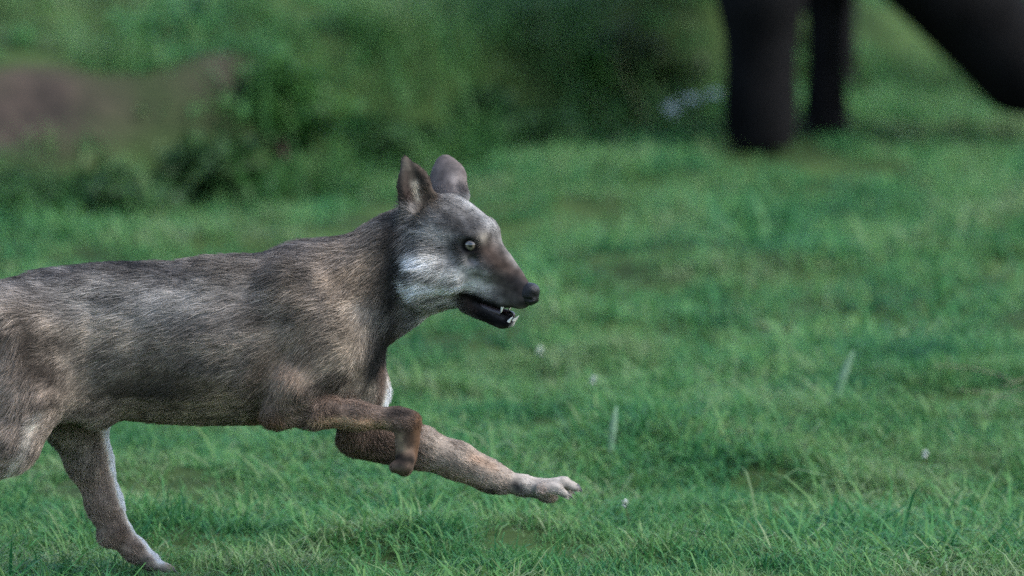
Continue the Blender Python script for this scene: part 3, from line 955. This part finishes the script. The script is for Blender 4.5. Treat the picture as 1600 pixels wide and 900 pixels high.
# hair direction guides: px, py, depth, dx, dy, depth slope, length m
G = []
for gx in range(-60, 560, 60):
    for gy, ln, dy in ((405, .040, .12), (460, .036, .22), (530, .030, .32), (600, .030, .45), (655, .026, .30)):
        if gy == 405 and gx > 470:
            continue
        for s in (-.1, .1):
            G.append((gx, gy, s, -1, dy, 0, ln))
for (a, b, dx, dy, ln) in ((480, 395, -.92, .3, .048), (540, 370, -.85, .42, .050), (600, 345, -.85, .5, .044), (540, 440, -.8, .6, .050),
                           (590, 420, -.75, .62, .050), (610, 480, -.62, .75, .034), (570, 520, -.55, .8, .036), (590, 570, -.45, .85, .020), (560, 600, -.5, .8, .020),
                           (650, 500, -.72, .62, .022), (620, 540, -.65, .7, .020), (632, 360, -.8, .55, .036),
                           (660, 400, -.95, .22, .034), (650, 450, -.9, .40, .040), (690, 450, -.92, .35, .030), (715, 478, -.85, .40, .022), (725, 440, -.95, .2, .014),
                           (690, 345, -.95, -.05, .016), (700, 385, -.98, .1, .017), (735, 330, -.8, -.55, .012), (765, 350, -.65, -.75, .009), (742, 400, -.95, .1, .009),
                           (755, 430, -.9, .1, .009), (785, 415, -.75, -.6, .007), (790, 450, -.92, -.1, .007), (815, 455, -.85, -.3, .0045), (830, 465, -.8, -.2, .003),
                           (770, 500, -.85, -.35, .003), (800, 505, -.85, -.2, .003), (640, 270, -.1, -1, .006), (650, 310, -.25, -.9, .010), (698, 270, 0, -1, .006), (700, 300, -.2, -.9, .013), (672, 325, -.7, -.5, .016)):
    y0 = -TP * max(0, a - 640) / S_PX
    for s in (-.08, .08):
        G.append((a, b, y0 + s, dx, dy, 0, ln))
for (a, b, y, dx, dy, ln) in ((470, 540, -.13, -.6, .75, .028), (440, 600, -.13, -.35, .9, .020), (425, 655, -.12, .1, .9, .012), (460, 640, -.12, 1, .15, .012), (540, 648, -.12, 1, .1, .010),
                              (620, 652, -.12, 1, .1, .009), (645, 680, -.11, 0, 1, .006), (632, 725, -.11, -.5, .8, .005),
                              (570, 600, .1, 0, 1, .020), (560, 680, .1, .3, .9, .013), (620, 692, .1, 1, .15, .011), (700, 715, .1, .9, .4, .010), (770, 748, .1, .9, .3, .009), (830, 760, .1, 1, .1, .008), (885, 762, .1, 1, .3, .006),
                              (20, 540, -.12, -.4, .9, .030), (40, 620, -.12, -.35, .9, .028), (20, 690, -.12, -.6, .8, .024), (-60, 730, -.1, -.8, .6, .014), (-150, 790, -.1, -.6, .8, .010), (-190, 860, -.1, .1, 1, .008),
                              (110, 640, .1, .1, 1, .020), (140, 715, .1, .25, .97, .014), (170, 800, .1, .35, .95, .012), (215, 860, .1, .75, .65, .009), (255, 885, .1, 1, .3, .007),
                              (-120, 545, 0, -.55, .85, .05), (-190, 660, 0, -.3, .95, .055), (-220, 740, 0, -.1, 1, .05)):
    G.append((a, b, y, dx, dy, 0, ln * (1.7 if ln < .016 else 1.15)))


def make_fur(n):
    r = np.random.default_rng(17)
    tri = np.concatenate([WF[:, [0, 1, 2]], WF[:, [0, 2, 3]]])
    A, B, C = WV[tri[:, 0]], WV[tri[:, 1]], WV[tri[:, 2]]
    nrm = np.cross(B - A, C - A)
    area = np.linalg.norm(nrm, axis=1)
    nrm = nrm / np.maximum(area, 1e-12)[:, None]
    cen = (A + B + C) / 3
    gp = np.array([P(g[0], g[1], g[2]) for g in G])
    gd = np.array([P(g[0] + g[3] * 50, g[1] + g[4] * 50, g[2]) for g in G]) - gp
    gd /= np.linalg.norm(gd, axis=1)[:, None]
    gl = np.array([g[6] for g in G])
    cpx, cpy = project(cen)
    # more hairs on what is seen and where hair is short
    wgt = area.copy()
    wgt *= np.where((cpx < -40), 0.35, 1.0)
    wgt *= np.where(nrm[:, 1] > 0.35, 0.4, 1.0)
    headw = smooth01((cpx - 600) / 60) * smooth01((520 - cpy) / 20)
    wgt *= 1 + 1.8 * headw
    legs = smooth01((cpy - 600) / 40)
    wgt *= 1 + 1.8 * legs
    # none on lips, nose, eye
    bare = np.zeros(len(cen))
    for w in (-1, 1):
        bare = np.maximum(bare, (np.linalg.norm(cen - H(EYE_PX[0], EYE_PX[1], w * EYE_W), axis=1) < 0.0145))
    bare = np.maximum(bare, stroke(cpx, cpy, [(736, 470), (775, 490), (802, 496)], 7) > 0.5)
    bare = np.maximum(bare, np.linalg.norm(cen - H(831, 461), axis=1) < 0.021)
    wgt *= (1 - bare)
    cdf = np.cumsum(wgt); cdf /= cdf[-1]
    t = np.searchsorted(cdf, r.random(n))
    u, v = r.random(n), r.random(n)
    fl = u + v > 1
    u[fl] = 1 - u[fl]; v[fl] = 1 - v[fl]
    root = A[t] + (B - A)[t] * u[:, None] + (C - A)[t] * v[:, None]
    # smooth normals
    vn = np.zeros_like(WV)
    for k in range(3):
        for c in range(3):
            vn[:, c] += np.bincount(tri[:, k], nrm[:, c] * area, len(WV))
    vn /= np.maximum(np.linalg.norm(vn, axis=1), 1e-9)[:, None]
    N = vn[tri[t, 0]] * (1 - u - v)[:, None] + vn[tri[t, 1]] * u[:, None] + vn[tri[t, 2]] * v[:, None]
    N /= np.maximum(np.linalg.norm(N, axis=1), 1e-9)[:, None]
    D = np.zeros((n, 3)); Ln = np.zeros(n)
    for i in range(0, n, 20000):
        q = root[i:i + 20000]
        d2 = ((q[:, None, :] - gp[None]) ** 2).sum(-1) + 4e-5
        w = d2 ** -2.2
        w /= w.sum(1)[:, None]
        D[i:i + 20000] = w @ gd
        Ln[i:i + 20000] = w @ gl
    # locks: hairs of a patch share a small deviation
    lx = vnoise3(root, 55, 71); ly = vnoise3(root, 55, 73)
    long_ = np.clip(Ln / 0.04, 0.15, 1.2)
    D[:, 2] += 0.40 * lx * long_
    D[:, 1] += 0.25 * ly * long_
    D += r.normal(0, 0.13, (n, 3))
    T = D - N * (D * N).sum(1)[:, None]
    T /= np.maximum(np.linalg.norm(T, axis=1), 1e-9)[:, None]
    Ln = Ln * 0.82 * r.uniform(0.55, 1.15, n) * (1 + 0.25 * vnoise3(root, 40, 77))
    short = r.random(n) < 0.35
    Ln = np.where(short, Ln * 0.6, Ln)
    lift = r.uniform(0.22, 0.48, n)
    grav = np.array([0, 0, -1.0])
    nk = 5
    pts = np.zeros((n, nk, 3), dtype=np.float32)
    p = root - N * 0.002
    pts[:, 0] = p
    for k in range(1, nk):
        f_ = k / (nk - 1)
        dirv = T + N * (lift * (1.5 - 1.45 * f_))[:, None] + grav * (0.10 * f_) + r.normal(0, 0.06, (n, 3))
        dirv /= np.linalg.norm(dirv, axis=1)[:, None]
        p = p + dirv * (Ln / (nk - 1))[:, None]
        pts[:, k] = p
    col = WCOL[tri[t, 0]] * (1 - u - v)[:, None] + WCOL[tri[t, 1]] * u[:, None] + WCOL[tri[t, 2]] * v[:, None]
    agouti = r.random(n)
    strength = np.clip(Ln / 0.022, 0.75, 1)
    clump = vnoise3(root * np.array([1, 1, 2.2]), 85, 81)
    hd = smooth01((cpx[t] - 620) / 40) * smooth01((520 - cpy[t]) / 20)
    g = 1 + ((0.30 + .15 * hd) * (r.random(n) * 2 - 1) + 0.45 * clump) * strength
    lum = col.mean(1)
    mid = (lum > 0.1) & (lum < 0.33)
    g = np.where(mid & (agouti < 0.20), g * 0.5, g)
    g = np.where(mid & (agouti > 0.88), g * 1.45, g)
    col = np.clip(col * np.clip(g, 0.2, 2.2)[:, None], 0.005, 0.9)
    cv = bpy.data.hair_curves.new('fur')
    cv.add_curves([nk] * n)
    P3 = (pts - np.array(wolf_off, dtype=np.float32)).reshape(-1, 3)
    cv.attributes['position'].data.foreach_set('vector', P3.ravel().astype(np.float32))
    rad = cv.attributes.get('radius') or cv.attributes.new('radius', 'FLOAT', 'POINT')
    base = np.clip(0.00022 + 0.0065 * Ln, 0.00030, 0.00042)
    prof = np.array([1.0, 1.0, 0.85, 0.6, 0.15])
    rad.data.foreach_set('value', (base[:, None] * prof[None]).astype(np.float32).ravel())
    a = cv.attributes.new('hair_colour', 'FLOAT_COLOR', 'CURVE')
    c4 = np.ones((n, 4), dtype=np.float32); c4[:, :3] = col
    a.data.foreach_set('color', c4.ravel())
    m = bpy.data.materials.new('wolf_fur')
    m.use_nodes = True
    nt = m.node_tree; nt.nodes.clear()
    out = nt.nodes.new('ShaderNodeOutputMaterial')
    at = nt.nodes.new('ShaderNodeAttribute'); at.attribute_name = 'hair_colour'
    hb = nt.nodes.new('ShaderNodeBsdfPrincipled')
    hb.inputs['Roughness'].default_value = 0.55
    hb.inputs['Specular IOR Level'].default_value = 0.12
    tr = nt.nodes.new('ShaderNodeBsdfTranslucent')
    nt.links.new(at.outputs['Color'], hb.inputs['Base Color'])
    nt.links.new(at.outputs['Color'], tr.inputs['Color'])
    mx = nt.nodes.new('ShaderNodeMixShader')
    mx.inputs[0].default_value = 0.3
    nt.links.new(hb.outputs[0], mx.inputs[1])
    nt.links.new(tr.outputs[0], mx.inputs[2])
    nt.links.new(mx.outputs[0], out.inputs['Surface'])
    o = link('fur', cv, wolf, m)
    return o


make_fur(270000)


def lathe_ball(name, c, rad, parent, mat, off, seg=20, ring=14, shape=None):
    V = []; F = []
    for i in range(ring + 1):
        th = math.pi * i / ring
        for j in range(seg):
            ph = 2 * math.pi * j / seg
            d = np.array([math.sin(th) * math.cos(ph), math.sin(th) * math.sin(ph), math.cos(th)])
            V.append(np.asarray(c) - np.array(off) + d * np.asarray(rad))
    for i in range(ring):
        for j in range(seg):
            F.append((i * seg + j, (i + 1) * seg + j, (i + 1) * seg + (j + 1) % seg, i * seg + (j + 1) % seg))
    me = mesh_np(name, V, F)
    return link(name, me, parent, mat)


def wolf_details():
    # eyes: eyeball with a grey-amber iris, dark pupil
    em = bpy.data.materials.new('wolf_eye')
    nt, b = nodes(em)
    at = nt.nodes.new('ShaderNodeAttribute'); at.attribute_name = 'coat'
    nt.links.new(at.outputs['Color'], b.inputs['Base Color'])
    b.inputs['Roughness'].default_value = 0.06
    b.inputs['Coat Weight'].default_value = 1.0
    b.inputs['Coat Roughness'].default_value = 0.03
    for w in (-1, 1):
        c = H(EYE_PX[0] - w * 0, EYE_PX[1], w * (EYE_W - 0.004))
        o = lathe_ball('eye', c, (.0125,) * 3, wolf, em, wolf_off, 40, 30)
        me = o.data
        co = np.zeros(len(me.vertices) * 3, dtype=np.float32); me.vertices.foreach_get('co', co)
        co = co.reshape(-1, 3) + np.array(wolf_off) - c
        gaze = HF * 0.45 + HL * w * 0.9 + np.array([0, 0, 0.05])
        gaze /= np.linalg.norm(gaze)
        ang = np.degrees(np.arccos(np.clip(co @ gaze / np.linalg.norm(co, axis=1), -1, 1)))
        col = np.zeros((len(co), 3))
        col[:] = (0.012, 0.010, 0.010)
        iris = (ang < 46)
        col[iris] = (0.13, 0.10, 0.075)
        col[(ang < 46) & (ang > 37)] = (0.05, 0.04, 0.03)
        col[ang < 19] = (0.006, 0.006, 0.006)
        vcol(me, col)
    # nose
    nf = Field(H(815, 490) - .04, H(848, 430) + .04, 0.0018)
    r = px1
    nf.ball(H(825, 460), (18 * r, .0185, 18 * r), 0.006)
    nf.ball(H(831, 453), (12 * r, .0165, 10 * r), 0.006)
    nf.cone(H(833, 466, -.007), H(833, 466, .007), 7.5 * r, 7.5 * r, 0.004)
    for w in (-1, 1):
        nf.ball(H(842, 465, w * .0105), (5.5 * r, .0050, 4.5 * r), 0.003, cut=True)
        nf.cone(H(836, 468, w * .014), H(827, 466, w * .019), 2.6 * r, 2.2 * r, 0.003, cut=True)
    V, F = nf.surface(2)
    nm = simple_mat('nose_leather', (0.006, 0.006, 0.007), 0.42, 0.3, 0.3, 900, 0.3, 300)
    link('nose', mesh_np('nose', V - np.array(wolf_off), F), wolf, nm)
    tm = simple_mat('tooth_enamel', (0.72, 0.69, 0.60), 0.3, 0.5, 0, 50, 0.06, 200)
    def tooth(a, b, r1):
        a = np.asarray(a) - np.array(wolf_off); b = np.asarray(b) - np.array(wolf_off)
        V = []; F = []
        d = b - a
        s1 = np.cross(d, (0, 1, 0.01)); s1 /= np.linalg.norm(s1)
        s2 = np.cross(d, s1); s2 /= np.linalg.norm(s2)
        for i in range(5):
            t = i / 4
            rr = r1 * (1 - t) ** 0.7 + 0.0003
            for j in range(8):
                ph = j * math.pi / 4
                V.append(a + d * t - s1 * (0.15 * np.linalg.norm(d) * t * t) + (s1 * math.cos(ph) + s2 * math.sin(ph)) * rr)
        for i in range(4):
            for j in range(8):
                F.append((i * 8 + j, i * 8 + (j + 1) % 8, (i + 1) * 8 + (j + 1) % 8, (i + 1) * 8 + j))
        link('tooth', mesh_np('tooth', V, F), wolf, tm)
    for w in (-1, 1):
        tooth(H(791, 478, w * .0145), H(790, 488, w * .014), .0028)     # upper canines
        tooth(H(799, 502, w * .0105), H(805, 493, w * .0115), .0026)    # lower canines
    for w in (-.0045, -.0015, .0015, .0045):
        tooth(H(803, 501, w), H(806, 496, w), .0016)
    # tongue
    tg = Field(H(740, 500) - .04, H(808, 480) + .04, 0.0022)
    tg.cone(H(744, 475), H(797, 493), 7 * r, 7.5 * r, 0.004, (HL, 0.62))
    V, F = tg.surface(1)
    link('tongue', mesh_np('tongue', V - np.array(wolf_off), F), wolf, simple_mat('tongue_flesh', (0.05, 0.035, 0.038), 0.35, 0.5, 0.2, 600, 0.2, 100))
    # claws
    cm = simple_mat('claw_horn', (0.02, 0.018, 0.017), 0.4, 0.5, 0, 50, 0.3, 200)
    def claw(a, b, r1):
        a = np.asarray(a) - np.array(wolf_off); b = np.asarray(b) - np.array(wolf_off)
        d = b - a
        s1 = np.cross(d, (0, 1, 0)); s1 /= np.linalg.norm(s1); s2 = np.array([0, 1.0, 0])
        V = []; F = []
        for i in range(5):
            t = i / 4
            rr = r1 * (1 - t * 0.92)
            for j in range(8):
                ph = j * math.pi / 4
                V.append(a + d * t - np.array([0, 0, .25 * np.linalg.norm(d) * t * t]) + (s1 * math.cos(ph) + s2 * math.sin(ph)) * rr)
        for i in range(4):
            for j in range(8):
                F.append((i * 8 + j, i * 8 + (j + 1) % 8, (i + 1) * 8 + (j + 1) % 8, (i + 1) * 8 + j))
        link('claw', mesh_np('claw', V, F), wolf, cm)
    for dw, tl, dz in ((-.023, -2, 9), (-.009, 13, -1), (.009, 14, -3), (.022, 2, 3)):
        claw(P(887 + tl, 761 + dz, 0.098 + dw * 1.3), P(898 + tl * .9, 768 + dz, 0.098 + dw * 1.35), .0040)
    for dw, tl in ((-.018, 0), (-.006, 4), (.006, 4), (.018, 0)):
        claw(P(616, 729 + tl * .6, -0.105 + dw * 1.1), P(609, 729 + tl * .6, -0.105 + dw * 1.1), .0036)
    for base, y0 in (((262, 889), 0.088), ((-172, 898), -0.09)):
        for dw in (-.02, -.007, .007, .02):
            claw(P(base[0] + 4, base[1], y0 + dw * 1.3), P(base[0] + 18, base[1] + 5, y0 + dw * 1.35), .004)


wolf_details()


# ------------------------------------------------------------------ dark grazing cow
def make_cow():
    x0, y0 = 0.72, 9.75
    gz = float(terrain(np.array([x0]), np.array([y0 - .18]))[0])
    root = empty('cow', (x0 - 0.015, y0 - 0.18, gz))
    tag(root, 'black-brown cow grazing at the edge of the field behind the wolf', 'cow')
    f = Field((-0.55, -0.75, -0.02), (0.95, 2.0, 1.55), 0.02)
    def q(x, y, z):
        return np.array([x - x0, y - y0, z - 0.0])
    # legs: fore pair, hind pair
    for (lx, ly, r0, r1) in ((0.648, 9.42, .100, .090), (0.825, 9.80, .054, .050)):
        f.cone(q(lx, ly, .03), q(lx, ly, .10), max(.062, r1), max(.05, r1), .02)
        f.cone(q(lx, ly, .10), q(lx, ly + .01, .40), r1, r0, .03)
        f.cone(q(lx, ly + .01, .40), q(lx * .7 + .3 * x0, ly * .7 + 9.75 * .3, .80), r0 + .012, .12, .06)
    for (lx, ly) in ((0.628, 10.95), (0.885, 11.15)):
        f.cone(q(lx, ly, .03), q(lx, ly, .10), .060, .050, .02)
        f.cone(q(lx, ly, .10), q(lx, ly + .06, .48), .058, .066, .03)
        f.cone(q(lx, ly + .06, .48), q(lx * .7 + .3 * .73, ly - .10, .85), .065, .17, .08)
    f.ball(q(.73, 10.35, 1.02), (.34, .80, .36), .1)
    f.ball(q(.72, 9.75, 1.0), (.28, .30, .33), .1)
    f.ball(q(.73, 10.95, 1.08), (.29, .32, .28), .1)
    f.cone(q(.73, 9.75, 1.08), q(.95, 9.70, .68), .23, .16, .08)
    # lowered head, turned to its left
    f.cone(q(.96, 9.72, .62), q(1.31, 9.80, .18), .185, .120, .06)
    f.ball(q(1.34, 9.80, .13), (.10, .09, .085), .04)
    f.cone(q(.99, 9.64, .50), q(1.12, 9.70, .36), .10, .08, .05)
    # tail
    f.cone(q(.73, 11.22, 1.20), q(.73, 11.36, .75), .04, .025, .04)
    f.cone(q(.73, 11.36, .75), q(.73, 11.38, .45), .022, .05, .03)
    V, F = f.surface(2)
    hide = simple_mat('dark_hide', (0.0055, 0.0052, 0.0054), 0.9, 0.06, 0.5, 120, 0.45, 9)
    link('body', mesh_np('body', V, F), root, hide)
    horn = simple_mat('cow_horn', (0.25, 0.21, 0.15), 0.5, 0.4, 0.2, 60, 0.3, 30)
    hoofm = simple_mat('cow_hoof', (0.012, 0.011, 0.01), 0.8, 0.1, 0.2, 60, 0.3, 30)
    def tube(name, pts, rad, mat):
        V = []; F = []
        pts = [np.array(p, float) for p in pts]
        for i, p in enumerate(pts):
            d = pts[min(i + 1, len(pts) - 1)] - pts[max(i - 1, 0)]
            s1 = np.cross(d, (0.3, 1, .2)); s1 /= np.linalg.norm(s1); s2 = np.cross(d, s1); s2 /= np.linalg.norm(s2)
            for j in range(10):
                a = j * 2 * math.pi / 10
                V.append(p + (s1 * math.cos(a) + s2 * math.sin(a)) * rad[i])
        for i in range(len(pts) - 1):
            for j in range(10):
                F.append((i * 10 + j, i * 10 + (j + 1) % 10, (i + 1) * 10 + (j + 1) % 10, (i + 1) * 10 + j))
        return link(name, mesh_np(name, V, F), root, mat)
    for s in (-1, 1):
        b = q(.93, 9.71 + s * .10, .74)
        tube('horn', [b, b + (0.0, s * .12, .05), b + (.05, s * .19, .15), b + (.07, s * .20, .25)], [.034, .028, .018, .004], horn)
        e = q(.98, 9.71 + s * .12, .62)
        tube('ear', [e, e + (.0, s * .06, -.01), e + (.01, s * .13, -.03), e + (.01, s * .18, -.05)], [.02, .045, .04, .006], hide)
        ec = q(1.13, 9.735 + s * .115, .50)
        lathe_ball('eye', ec, (.02, .016, .02), root, nm_eye, (0, 0, 0))
    for (lx, ly) in ((0.650, 9.42), (0.825, 9.80), (0.628, 10.95), (0.885, 11.15)):
        for s in (-1, 1):
            tube('hoof', [q(lx + s * .028, ly - .01, 0.0), q(lx + s * .026, ly, .05), q(lx + s * .02, ly, .085)], [.040, .036, .028], hoofm)


nm_eye = simple_mat('cow_eye', (0.01, 0.008, 0.008), 0.08, 0.5)
make_cow()


# ------------------------------------------------------------------ bushes on the bank
BUSH_DARK = leaf_mat('dark_bush_leaf', [(0.0, (0.010, 0.030, 0.010)), (0.5, (0.022, 0.060, 0.018)), (1.0, (0.045, 0.095, 0.030))], transl=0.25, nscale=6)
BUSH_OLIVE = leaf_mat('olive_bush_leaf', [(0.0, (0.020, 0.040, 0.012)), (0.5, (0.045, 0.075, 0.026)), (1.0, (0.085, 0.105, 0.045))], transl=0.25, nscale=6)
BUSH_GREEN = leaf_mat('green_bush_leaf', [(0.0, (0.020, 0.065, 0.014)), (0.5, (0.042, 0.120, 0.026)), (1.0, (0.075, 0.165, 0.040))], transl=0.3, nscale=6)
TWIG = simple_mat('twig_bark', (0.06, 0.045, 0.032), 0.9, 0.2, 0.4, 200, 0.3, 60)


def bush(label, x, y, w, h, mat, seed, nleaf=2600, leaf=0.035, group='low bushes along the bank'):
    r = np.random.default_rng(seed)
    z = float(terrain(np.array([x]), np.array([y]))[0])
    root = empty('bush', (x, y, z))
    tag(root, label, 'bush', group)
    # stems
    V = []; F = []; tips = []
    for k in range(14):
        az = r.uniform(0, 6.28); out = r.uniform(.2, 1.0)
        p = np.array([r.normal(0, .03), r.normal(0, .03), -.02])
        e = np.array([math.cos(az) * w * out, math.sin(az) * w * out * .7, h * r.uniform(.55, 1.0) * (1.15 - .5 * out)])
        mid = p * .5 + e * .5 + np.array([0, 0, .15 * h])
        i0 = len(V)
        for i in range(5):
            t = i / 4
            c = p * (1 - t) ** 2 + 2 * mid * t * (1 - t) + e * t * t
            rr = .008 * (1 - .8 * t)
            for j in range(5):
                a = j * 2 * math.pi / 5
                V.append(c + np.array([math.cos(a), math.sin(a), 0]) * rr)
            tips.append(c)
        for i in range(4):
            for j in range(5):
                F.append((i0 + i * 5 + j, i0 + i * 5 + (j + 1) % 5, i0 + (i + 1) * 5 + (j + 1) % 5, i0 + (i + 1) * 5 + j))
    link('stem', mesh_np('stem', V, F), root, TWIG)
    tips = np.array([t for i, t in enumerate(tips) if i % 5 >= 1])
    c = tips[r.integers(0, len(tips), nleaf)] + r.normal(0, 1, (nleaf, 3)) * np.array([w * .13, w * .12, h * .11])
    c[:, 2] = np.maximum(c[:, 2], 0.0)
    d = r.normal(0, 1, (nleaf, 3)); d[:, 2] = d[:, 2] * .5 - .15
    d /= np.linalg.norm(d, axis=1)[:, None]
    s = np.cross(d, r.normal(0, 1, (nleaf, 3)) * .5 + np.array([0, 0, 1])); s /= np.linalg.norm(s, axis=1)[:, None]
    L = leaf * r.uniform(.6, 1.3, nleaf)[:, None]
    q = np.stack([c, c + d * L * .5 + s * L * .28, c + d * L, c + d * L * .5 - s * L * .28], 1).reshape(-1, 3)
    me = mesh_np('foliage', q, np.arange(nleaf * 4).reshape(-1, 4))
    at = me.attributes.new('tint', 'FLOAT', 'POINT')
    at.data.foreach_set('value', np.repeat(r.random(nleaf), 4).astype(np.float32))
    link('foliage', me, root, mat)


def on_bank(px, s_target):
    """a spot on the bank under photo column px, s_target metres past its foot"""
    for y in np.arange(5.0, 16, .02):
        x = (px - 800) / F_PX * (y + DIST)
        if bank_s(np.array([x]), np.array([y]))[0] >= s_target:
            return x, y
    return x, y


for i, (px, st, w, h, mat, lab, nl) in enumerate((
        (1000, .10, .15, .20, BUSH_OLIVE, 'olive-brown low bush on the bank beside the grazing cow', 2600),
        (905, .18, .15, .11, BUSH_GREEN, 'green low bush on the bank next to the olive-brown bush', 2000),
        (760, .10, .22, .12, BUSH_DARK, 'dark spreading bush on the bank behind the wolf\'s head', 2400),
        (575, .14, .18, .10, BUSH_DARK, 'dark low bush on the bank behind the wolf\'s ears', 2000),
        (440, .18, .16, .20, BUSH_GREEN, 'bright green leafy bush on the bank behind the wolf\'s neck', 2400),
        (330, .06, .14, .14, BUSH_DARK, 'dark bush where the bare earth patch meets the green leafy bush', 1800),
        (120, .02, .24, .10, BUSH_DARK, 'dark creeping bush at the foot of the bare earth patch', 2200),
        (-60, .04, .20, .12, BUSH_DARK, 'dark bush on the bank beyond the wolf\'s rump', 2000),
)):
    x, y = on_bank(px, st)
    bush(lab, x, y, w, h, mat, 300 + i, nl)


# ------------------------------------------------------------------ small plants in the grass
CLOVER = simple_mat('clover_petal', (0.55, 0.58, 0.53), 0.8, 0.1, 0, 50, 0.15, 40)
PETAL = simple_mat('white_petal', (0.82, 0.84, 0.84), 0.7, 0.2, 0, 50, 0.12, 40)
STEMM = simple_mat('weed_stem', (0.05, 0.075, 0.03), 0.8, 0.2, 0, 50, 0.3, 40)
PALE = simple_mat('pale_dry_leaf', (0.14, 0.23, 0.145), 0.7, 0.2, 0.2, 200, 0.25, 30)


def flower_weed():
    x, y = 0.47, 9.35
    z = float(terrain(np.array([x]), np.array([y]))[0])
    root = empty('white_flower', (x, y, z))
    tag(root, 'white-flowered weed in the grass beside the cow\'s foreleg', 'flower')
    r = np.random.default_rng(5)
    for (px, py) in ((1052, 172), (1082, 157), (1112, 150)):
        top = P(px, py, y) - np.array([x, y, z])
        V = []; F = []
        for i in range(5):
            t = i / 4
            c = np.array([top[0] * t * t, 0, top[2] * t])
            for j in range(5):
                a = j * 2 * math.pi / 5
                V.append(c + np.array([math.cos(a), math.sin(a), 0]) * .003)
        for i in range(4):
            for j in range(5):
                F.append((i * 5 + j, i * 5 + (j + 1) % 5, (i + 1) * 5 + (j + 1) % 5, (i + 1) * 5 + j))
        st = link('stem', mesh_np('stem', V, F), root, STEMM)
        V = []; F = []
        for k in range(80):
            c = top + r.normal(0, 1, 3) * np.array([.010, .010, .006])
            d = r.normal(0, 1, 3); d[2] = abs(d[2]) * .5; d /= np.linalg.norm(d)
            s = np.cross(d, (0.1, .2, 1)); s /= np.linalg.norm(s)
            i0 = len(V)
            V += [c - s * .003, c + d * .006 - s * .005, c + d * .011, c + d * .006 + s * .005]
            F.append((i0, i0 + 1, i0 + 2, i0 + 3))
        link('flower_head', mesh_np('flower_head', V, F), st, PETAL)


flower_weed()


def strip_leaf(name, label, px, py, L, W, lean, az, curl, mat, group=None, cat='leaf', base_z=0.0):
    """a single broad grass leaf, rooted where the pixel meets the field"""
    x, y = ground_px(px, py)
    z = float(terrain(np.array([x]), np.array([y]))[0]) + base_z
    V = []; F = []
    p = np.array([0, 0, 0.0]); ang = lean
    d = np.array([math.cos(az), math.sin(az)])
    sd = np.array([-d[1], d[0], 0]) * .35 + np.array([.9, -.2, 0])
    sd /= np.linalg.norm(sd)
    n = 8
    for i in range(n + 1):
        t = i / n
        w = W * (0.5 + 1.0 * t) * (1 - t ** 3) + .0004
        fold = np.array([0, -.0, -.25 * w])
        V += [p - sd * w / 2, p + fold, p + sd * w / 2]
        p = p + L / n * np.array([d[0] * math.sin(ang), d[1] * math.sin(ang), math.cos(ang)])
        ang += curl / n
    for i in range(n):
        a = 3 * i
        F += [(a, a + 1, a + 4, a + 3), (a + 1, a + 2, a + 5, a + 4)]
    me = mesh_np(name, V, F)
    o = link(name, me, None, mat)
    o.location = (x, y, z)
    m = o.modifiers.new('thickness', 'SOLIDIFY'); m.thickness = 0.0006
    tag(o, label, cat, group)


strip_leaf('dry_leaf', 'upright pale grey leaf blade in the grass ahead of the outstretched paw', 952, 716, .125, .017, .05, 0.2, .15, PALE)
strip_leaf('dry_leaf', 'slanting pale leaf blade beside the straw-coloured patch of grass', 1304, 646, .125, .019, .22, 0.0, .2, PALE)
strip_leaf('dry_leaf', 'pale bluish leaf standing at the foot of the bank', 432, 292, .09, .016, -.35, 0.0, .3, PALE)

STRAW = simple_mat('dry_straw', (0.30, 0.27, 0.19), 0.8, 0.2, 0.2, 200, 0.3, 30)
for (px, py, L, az, ln) in ((1560, 650, .16, 0.15, 1.15), (1590, 640, .18, 3.0, 1.2), (1535, 668, .13, -.2, 1.05), (1600, 668, .15, 2.9, 1.2)):
    strip_leaf('straw', 'dry straw-coloured grass stalk lying over in the green grass', px, py, L, .005, ln, az, .45, STRAW, 'dry stalks in the meadow', 'stalk', 0.07)


def clover(px, py, h, label):
    x, y = ground_px(px, py)
    z = float(terrain(np.array([x]), np.array([y]))[0])
    root = empty('clover_flower', (x, y, z))
    tag(root, label, 'flower', 'white clover flowers in the meadow')
    r = np.random.default_rng(int(px))
    V = []; F = []
    bx = r.uniform(-.02, .02)
    for i in range(4):
        t = i / 3
        for j in range(5):
            a = j * 2 * math.pi / 5
            V.append((bx * t * t + math.cos(a) * .0012, math.sin(a) * .0012, h * t))
    for i in range(3):
        for j in range(5):
            F.append((i * 5 + j, i * 5 + (j + 1) % 5, (i + 1) * 5 + (j + 1) % 5, (i + 1) * 5 + j))
    link('stem', mesh_np('stem', V, F), root, STEMM)
    V = []; F = []
    for k in range(60):
        d = r.normal(0, 1, 3); d[2] = d[2] * .8 + .25; d /= np.linalg.norm(d)
        s_ = np.cross(d, (.3, .2, 1)); s_ /= np.linalg.norm(s_)
        c = np.array([bx, 0, h])
        i0 = len(V)
        V += [c + d * .001, c + d * .006 - s_ * .0018, c + d * .0095, c + d * .006 + s_ * .0018]
        F.append((i0, i0 + 1, i0 + 2, i0 + 3))
    link('flower_head', mesh_np('flower_head', V, F), root, CLOVER)


for (px, py, h, lab) in ((985, 835, .075, 'small white clover flower just beyond the wolf\'s outstretched paw'),
                         (1450, 748, .075, 'lone white clover flower near the dry straw-coloured stalks'),
                         (935, 660, .08, 'small white clover flower beside the upright pale grey leaf blade'),
                         (842, 590, .08, 'small white clover flower in the grass below the wolf\'s muzzle')):
    clover(px, py, h, lab)
